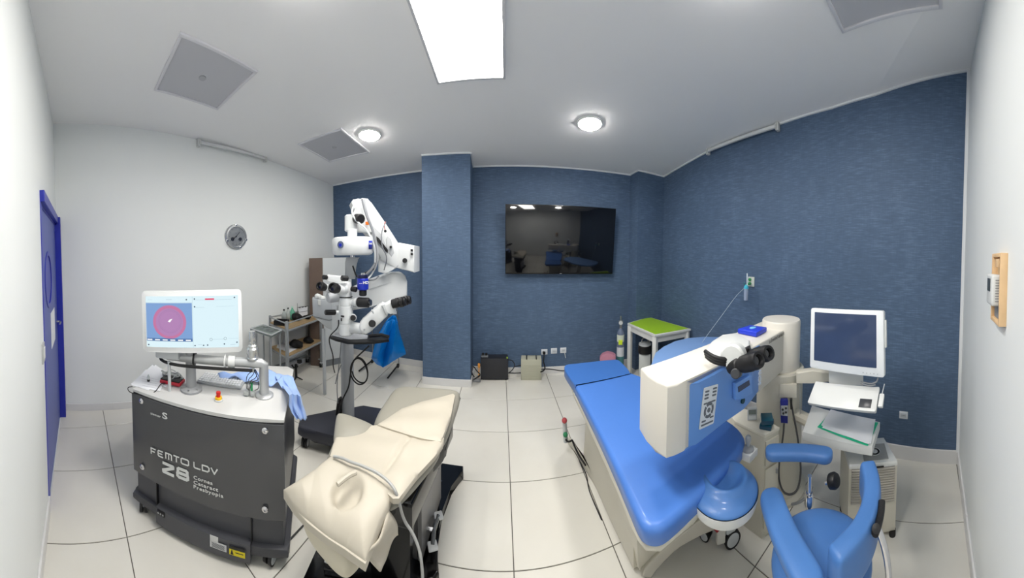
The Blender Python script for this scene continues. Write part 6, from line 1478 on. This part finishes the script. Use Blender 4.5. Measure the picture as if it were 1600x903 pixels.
b = MB(); b.box((wl_ / 2, .315, .003), (wl_ - .03, .20, .004), M=Mv); b.build('louvre_back', mat('louvre_dark', (66, 62, 58), .7), un, world=True, smooth=False)
pr = None
for k in range(14):
    b = MB(); b.box((wl_ / 2, .223 + .0142 * k, .008), (wl_ - .03, .0075, .010), M=Mv, rot=Matrix.Rotation(.5, 3, 'X')); b.build('slat', LV, un, world=True, smooth=False)
b = MB(); b.box((wl_ * .62, .424, .012), (.05, .006, .004), M=Mv); b.build('name_plate', BLACK, un, world=True, smooth=False)
for p in (va, vb, vc_, vd): b = MB(); q = p.lerp(mid_, .12); b.cyl((q.x, q.y, 0), (q.x, q.y, .035), .02, n=12); b.build('foot', RUBBER, un, world=True)
# side cabinet with timer and teal boxes
zk = .60; ka, kb_, kc_ = at(1194.5, 679, zk), at(1217, 667, zk), at(1148, 657, zk)
cb = thing('side_cabinet', 'low cream cabinet standing between the blue bed and the laser column', 'cabinet', (ka.x, ka.y, 0))
kd_ = kc_ + (kb_ - ka)
ctl = [ka.lerp(kc_, t_).xy + (Vector((0.0, 0.0))) for t_ in (0, .33, .66, 1)]
far1, far2 = (kb_.xy + Vector((.04, .22))), (kc_.xy + Vector((.10, .20)))
b = MB(); b.prism([tuple(ka.xy), tuple(kb_.xy), (far1.x, far1.y), (far2.x, far2.y), tuple(kc_.xy)], .0, zk - .02, bev=.003); b.build('carcass', BEIGE, cb, world=True)
b = MB(); b.prism([tuple(p) for p in inset([tuple(ka.xy), tuple(kb_.xy), (far1.x, far1.y), (far2.x, far2.y), tuple(kc_.xy)], 1.02)], zk - .02, zk, bev=.004); b.build('top', mat('cabinet_top', (222, 218, 204), .35), cb, world=True)
un_ = (kb_ - ka).normalized(); Mk = frame_from(Vector((ka.x, ka.y, 0)), un_, (0, 0, 1)); wk = (kb_ - ka).length
for z0, z1 in ((.42, .56), (.06, .40)): b = MB(); b.box((wk / 2, (z0 + z1) / 2, .006), (wk - .012, z1 - z0, .012), bev=.002, M=Mk); b.build('drawer_front', BEIGE, cb, world=True)
b = MB(); b.box((wk * .8, .36, .016), (.012, .03, .012), bev=.003, M=Mk); b.build('drawer_pull', GREYP, cb, world=True)
tp_ = at(1175, 655, zk); tm = thing('desk_timer', 'small grey desk timer with a display on the low cream cabinet', 'timer', M=face(1175, 655, math.hypot(tp_.x, tp_.y), .15)); tm.matrix_world = Matrix.Translation((0, 0, 0)) @ W[tm.name]
b = MB(); b.box((0, .036, 0), (.058, .072, .02), rot=Matrix.Rotation(-.2, 3, 'X'), bev=.003); b.build('timer_body', LGREY, tm)
b = MB(); b.box((0, .052, .0125), (.046, .026, .003), rot=Matrix.Rotation(-.2, 3, 'X')); b.build('timer_display', mat('lcd_grey', (120, 128, 122), .3), tm, smooth=False)
b = MB(); b.box((0, .02, .014), (.044, .018, .003), rot=Matrix.Rotation(-.2, 3, 'X')); b.build('timer_buttons', WHITE, tm, smooth=False)
for k, (dz, rz_, lab) in enumerate(((0, .3, 'lower dark teal box of the stack on the low cream cabinet'), (.03, .9, 'upper dark teal box of the stack on the low cream cabinet'))):
    p = at(1198, 666 - 0, zk); t = thing('teal_box', lab, 'box', (p.x, p.y, zk + dz + .001), .35 + .35 * k, group=None)
    b = MB(); b.box((0, 0, .012), (.085, .07, .024), bev=.005); b.build('box_base', mat('teal_plastic', (18, 66, 92), .3), t)
    b = MB(); b.box((0, 0, .025), (.082, .067, .003), bev=.001); b.build('box_lid', mat('teal_lid', (28, 88, 110), .25), t)
# joystick on a small white stand
jz = .665; j4 = [at(x, y, jz) for x, y in ((1152, 704), (1167, 692), (1184, 700), (1172, 713))]
js = thing('joystick_stand', 'grey joystick on a small white platform beside the headrest', 'joystick', (j4[0].x, j4[0].y, 0))
b = MB(); b.prism([tuple(p.xy) for p in j4], jz - .035, jz, bev=.003); b.build('platform', WHITE, js, world=True)
jc = sum(j4, Vector()) / 4; b = MB(); b.lathe([(.030, 0), (.028, .008), (.018, .016), (.008, .018)], (jc.x, jc.y, jz), n=24); b.build('joystick_base', GREYP, js, world=True)
b = MB(); b.lathe([(.007, .015), (.010, .03), (.014, .04), (.014, .062), (.009, .068), (.001, .068)], (jc.x, jc.y, jz), n=20); b.build('joystick_grip', mat('grip_grey', (168, 172, 174), .35), js, world=True)
b = MB(); b.tube([(jc.x, jc.y, jz - .045), (ka.x - .02, ka.y + .06, zk - .09)], .012, n=10); b.build('bracket', LGREY, js, world=True)
# ---------------------------------------------------------------- surgeon stool in front
scn = rho(1309, 0, 1.0); sx_, sy_ = scn.x, scn.y
stl = thing('surgeon_stool', 'blue surgeon stool with curved back pad and two padded armrests', 'stool', (sx_, sy_, 0))
b = MB(); b.lathe([(.10, .44), (.165, .445), (.180, .46), (.187, .485), (.183, .508), (.165, .521), (.10, .526), (.001, .527)], (sx_, sy_, 0), n=48); b.build('seat', BLUES, stl, world=True, angle=70)
b = MB(); b.lathe([(.03, .10), (.03, .30), (.022, .30), (.022, .44)], (sx_, sy_, 0), n=20); b.build('gas_column', CHROME, stl, world=True)
for k in range(5):
    a = 2 * PI * k / 5 + .3; e = Vector((sx_ + math.cos(a) * .25, sy_ + math.sin(a) * .25, .07)); b = MB(); b.tube([(sx_, sy_, .12), e], .022, n=10, rs=(.028, .016)); lg = b.build('leg', CHROME, stl, world=True)
    b = MB(); d = Vector((-math.sin(a), math.cos(a), 0)); 
    for s_ in (-1, 1): b.cyl(Vector((e.x, e.y, .026)) + d * s_ * .006, Vector((e.x, e.y, .026)) + d * s_ * .022, .026, n=16)
    b.build('wheel', RUBBER, lg, world=True)
def bolster(name, pts, w_, h_, m, n=14, p=3.2, end=.5, seg=44):
    """padded bar along pts with a rounded-rectangle section and rounded ends"""
    P_ = [Vector(q) for q in pts]
    for _ in range(3):
        Q_ = [P_[0]]
        for a, c in zip(P_, P_[1:]): Q_ += [a * .75 + c * .25, a * .25 + c * .75]
        P_ = Q_ + [P_[-1]]
    Ls = [0]
    for a, c in zip(P_, P_[1:]): Ls.append(Ls[-1] + (c - a).length)
    tot = Ls[-1]; rings = []
    def pt(s_):
        for i in range(len(Ls) - 1):
            if Ls[i + 1] >= s_: return P_[i].lerp(P_[i + 1], (s_ - Ls[i]) / max(1e-9, Ls[i + 1] - Ls[i]))
        return P_[-1]
    for k in range(seg + 1):
        f = .5 - .5 * math.cos(PI * k / seg); s_ = f * tot
        d = (pt(min(tot, s_ + .004)) - pt(max(0, s_ - .004))).normalized(); u = Vector((d.y, -d.x, 0)).normalized(); e_ = w_ * end
        k1 = min(1, s_ / e_) if s_ < e_ else (min(1, (tot - s_) / e_) if tot - s_ < e_ else 1); sc_ = max(.02, (1 - (1 - k1) ** 2.4) ** (1 / 2.4))
        ring = []
        for j in range(n * 2):
            t_ = 2 * PI * j / (n * 2); c_, s2 = math.cos(t_), math.sin(t_)
            ring.append(pt(s_) + u * (w_ / 2 * sc_ * math.copysign(abs(c_) ** (2 / p), c_)) + Vector((0, 0, h_ / 2 * (sc_ ** .5) * math.copysign(abs(s2) ** (2 / p), s2))))
        rings.append(ring)
    b = MB(); b.loft(rings); return b.build(name, m, stl, world=True, angle=70)
za = .66
bolster('armrest', [at(1196, 708, za), at(1225, 706, za), at(1265, 707, za), at(1301, 713, za)], .088, .05, BLUES, end=.5)
bolster('armrest', [at(1202, 768, za), at(1213, 805, za), at(1232, 850, za), at(1262, 905, za), at(1275, 930, za)], .092, .055, BLUES, end=.55)
zk2 = .70; rbk = bolster('back_pad', [at(1355, 722, zk2 + .01), at(1364, 752, zk2 + .01), at(1361, 788, zk2 + .005), at(1347, 822, zk2), at(1328, 845, zk2), at(1300, 873, zk2 - .01)], .072, .15, BLUES, p=5, end=.25)
# move the pad down so that its top rim is at the measured height
for v in rbk.data.vertices: v.co.z -= .06
ps_ = rho(1286, 0, 1.20)
b = MB(); b.lathe([(.010, .44), (.010, .635)], (ps_.x, ps_.y, 0), n=14); b.build('arm_post', CHROME, stl, world=True)
b = MB(); b.lathe([(.018, .50), (.020, .51), (.020, .55), (.014, .56)], (ps_.x, ps_.y, 0), n=18); b.build('post_clamp', CHROME, stl, world=True)
kq = P3(1291, 752, 1.19); b = MB(); k1_ = P3(1296, 752, 1.18); k2_ = P3(1311, 750, 1.16); b.lathe([(.020, 0), (.030, .008), (.032, .028), (.026, .040), (.001, .042)], k1_, (k2_ - k1_), n=24); b.build('clamp_knob', KNOB, stl, world=True)
b = MB(); b.tube([kq - Vector((.01, 0, 0)), k1_], .008, n=10); b.build('knob_stem', CHROME, stl, world=True)
p2_ = at(1240, 865, .60); b = MB(); b.tube([(p2_.x, p2_.y, .62), (p2_.x + .03, p2_.y + .02, .50), (sx_ - .10, sy_ - .05, .44)], .012, n=10, smooth=1); b.build('arm_post', CHROME, stl, world=True)
b = MB(); b.tube([(ps_.x, ps_.y, .45), (sx_, sy_, .43)], .014, n=10); b.build('arm_bar', STEEL, stl, world=True)
bk0, bk1 = rho(1377, 788, .985), rho(1371, 832, .905)
b = MB(); b.tube([P3(1378, 783, 1.0), P3(1377, 800, .97), P3(1372, 822, .93), P3(1367, 834, .90)], .013, n=10, smooth=2); b.build('back_plate', KNOB, stl, world=True)
b = MB(); b.lathe([(.014, 0), (.014, .02), (.001, .022)], P3(1369, 826, .915), (EYE - P3(1369, 826, .915)), n=14); b.build('back_knob', KNOB, stl, world=True)
b = MB(); b.tube([P3(1372, 826, .94), P3(1381, 850, .93), P3(1387, 880, .93), P3(1389, 905, .93), P3(1386, 935, .92)], .012, n=12, smooth=2); b.build('back_bar', CHROME, stl, world=True)
# ---------------------------------------------------------------- far right corner group
GREEN = mat('lime_green_top', (160, 205, 40), .4)
l1 = at(991, 580, 0)
gr1 = math.hypot(l1.x, l1.y); zg = rho(981, 505, gr1 * 1.0).z
zg = .70
gq = [at(x, y, zg) for x, y in ((980.5, 504.5), (1013.8, 494.8), (1079.5, 513.5), (1024, 523.5))]
gt = thing('side_table', 'white side table with a lime green top beside the oxygen cylinder', 'table', (gq[0].x, gq[0].y, 0))
b = MB(); b.prism([tuple(p.xy) for p in gq], zg - .028, zg, bev=.004); b.build('tabletop', WHITE, gt, world=True)
b = MB(); b.prism(inset([tuple(p.xy) for p in gq], .93), zg, zg + .003); b.build('green_surface', GREEN, gt, world=True, smooth=False)
gc = sum(gq, Vector()) / 4; legs = [Vector(p.xy) + (gc.xy - p.xy) * .10 for p in gq]
for p in legs: b = MB(); b.box((p.x, p.y, (zg - .028) / 2), (.05, .05, zg - .028), rot=Matrix.Rotation(.45, 3, 'Z'), bev=.003); b.build('leg', WHITE, gt, world=True)
for i in range(4):
    a, c = legs[i], legs[(i + 1) % 4]; d = (c - a); b = MB(); b.box(((a.x + c.x) / 2, (a.y + c.y) / 2, zg - .063), (d.length, .022, .07), rot=Matrix.Rotation(math.atan2(d.y, d.x), 3, 'Z')); b.build('apron', WHITE, gt, world=True, smooth=False)
cn = rho(1017, 0, gc.xy.length + .02); cnt = thing('canister', 'white and black waste canister standing under the lime green table', 'canister', (cn.x, cn.y, 0))
b = MB(); b.box((0, 0, .17), (.15, .13, .34), bev=.02, rot=Matrix.Rotation(-.5, 3, 'Z')); b.build('body', mat('canister_white', (200, 204, 202), .4), cnt)
b = MB(); b.lathe([(.085, .34), (.088, .36), (.088, .43), (.08, .44)], (0, 0, 0), n=28); b.build('black_band', BLACK, cnt)
b = MB(); b.lathe([(.080, .44), (.080, .46), (.05, .475), (.001, .478)], (0, 0, 0), n=28); b.build('lid', LGREY, cnt)
b = MB(); b.tube([(-.05, 0, .47), (-.04, 0, .53), (.04, 0, .53), (.05, 0, .47)], .008, n=8, smooth=1); b.build('handle', GREYP, cnt)
# oxygen cylinder
oxp = rho(977.5, 0, 3.52); oc = thing('oxygen_cylinder', 'tall slim oxygen cylinder with labels standing against the blue wall', 'gas cylinder', (oxp.x, oxp.y, 0))
r_ = .047; b = MB(); b.lathe([(r_, 0), (r_, .55), (r_ * .9, .59), (r_ * .5, .63), (.02, .64)], (0, 0, 0), n=28); cyb = b.build('cylinder_body', mat('cylinder_grey', (112, 124, 148), .35, .3), oc)
for z0, z1, col, nm in ((.47, .56, (205, 214, 200), 'upper_label'), (.28, .40, (205, 210, 216), 'white_label'), (.13, .28, (66, 118, 122), 'green_band'), (.02, .13, (180, 190, 200), 'lower_label')):
    b = MB(); b.lathe([(r_ + .001, z0), (r_ + .001, z1)], (0, 0, 0), n=28); b.build(nm, mat(nm + '_paint', col, .45), cyb)
M_ = Matrix.Translation((0, 0, 0)); b = MB(); dv = -oxp.xy.normalized(); b.box((dv.x * (r_ + .002), dv.y * (r_ + .002), .47), (.05, .004, .06), rot=Matrix.Rotation(math.atan2(dv.y, dv.x) + PI / 2, 3, 'Z')); b.build('yellow_sticker', mat('sticker_yellow', (200, 225, 50), .5), cyb, smooth=False)
b = MB(); b.lathe([(.018, .64), (.018, .69), (.030, .70), (.030, .74), (.012, .75), (.012, .80), (.001, .80)], (0, 0, 0), n=18); b.build('valve', STEEL, oc)
b = MB(); b.lathe([(.026, 0), (.026, .02), (.001, .02)], (dv.x * .02, dv.y * .02, .72), (dv.x, dv.y, 0), n=20); b.build('pressure_gauge', LGREY, oc)
# pink bag on the floor behind the bed
pk = rho(951, 0, 3.38); b = MB(); w9 = MB()
pts = [(937, 560), (941, 555), (949, 552), (958, 554), (962, 557), (963, 572), (940, 573)]
slab('pink_bag', pts, 3.35, .10, mat('pink_plastic', (186, 128, 148), .5, bump=.3, bscale=30), None, bev=.012); o = [x for x in bpy.data.objects if x.name == 'pink_bag'][0]
zmin = min(v.co.z for v in o.data.vertices)
for v in o.data.vertices: v.co.z = v.co.z if v.co.z > zmin + .02 else .002
tag(o, 'folded pink plastic bag on the floor behind the foot of the blue bed', 'bag')
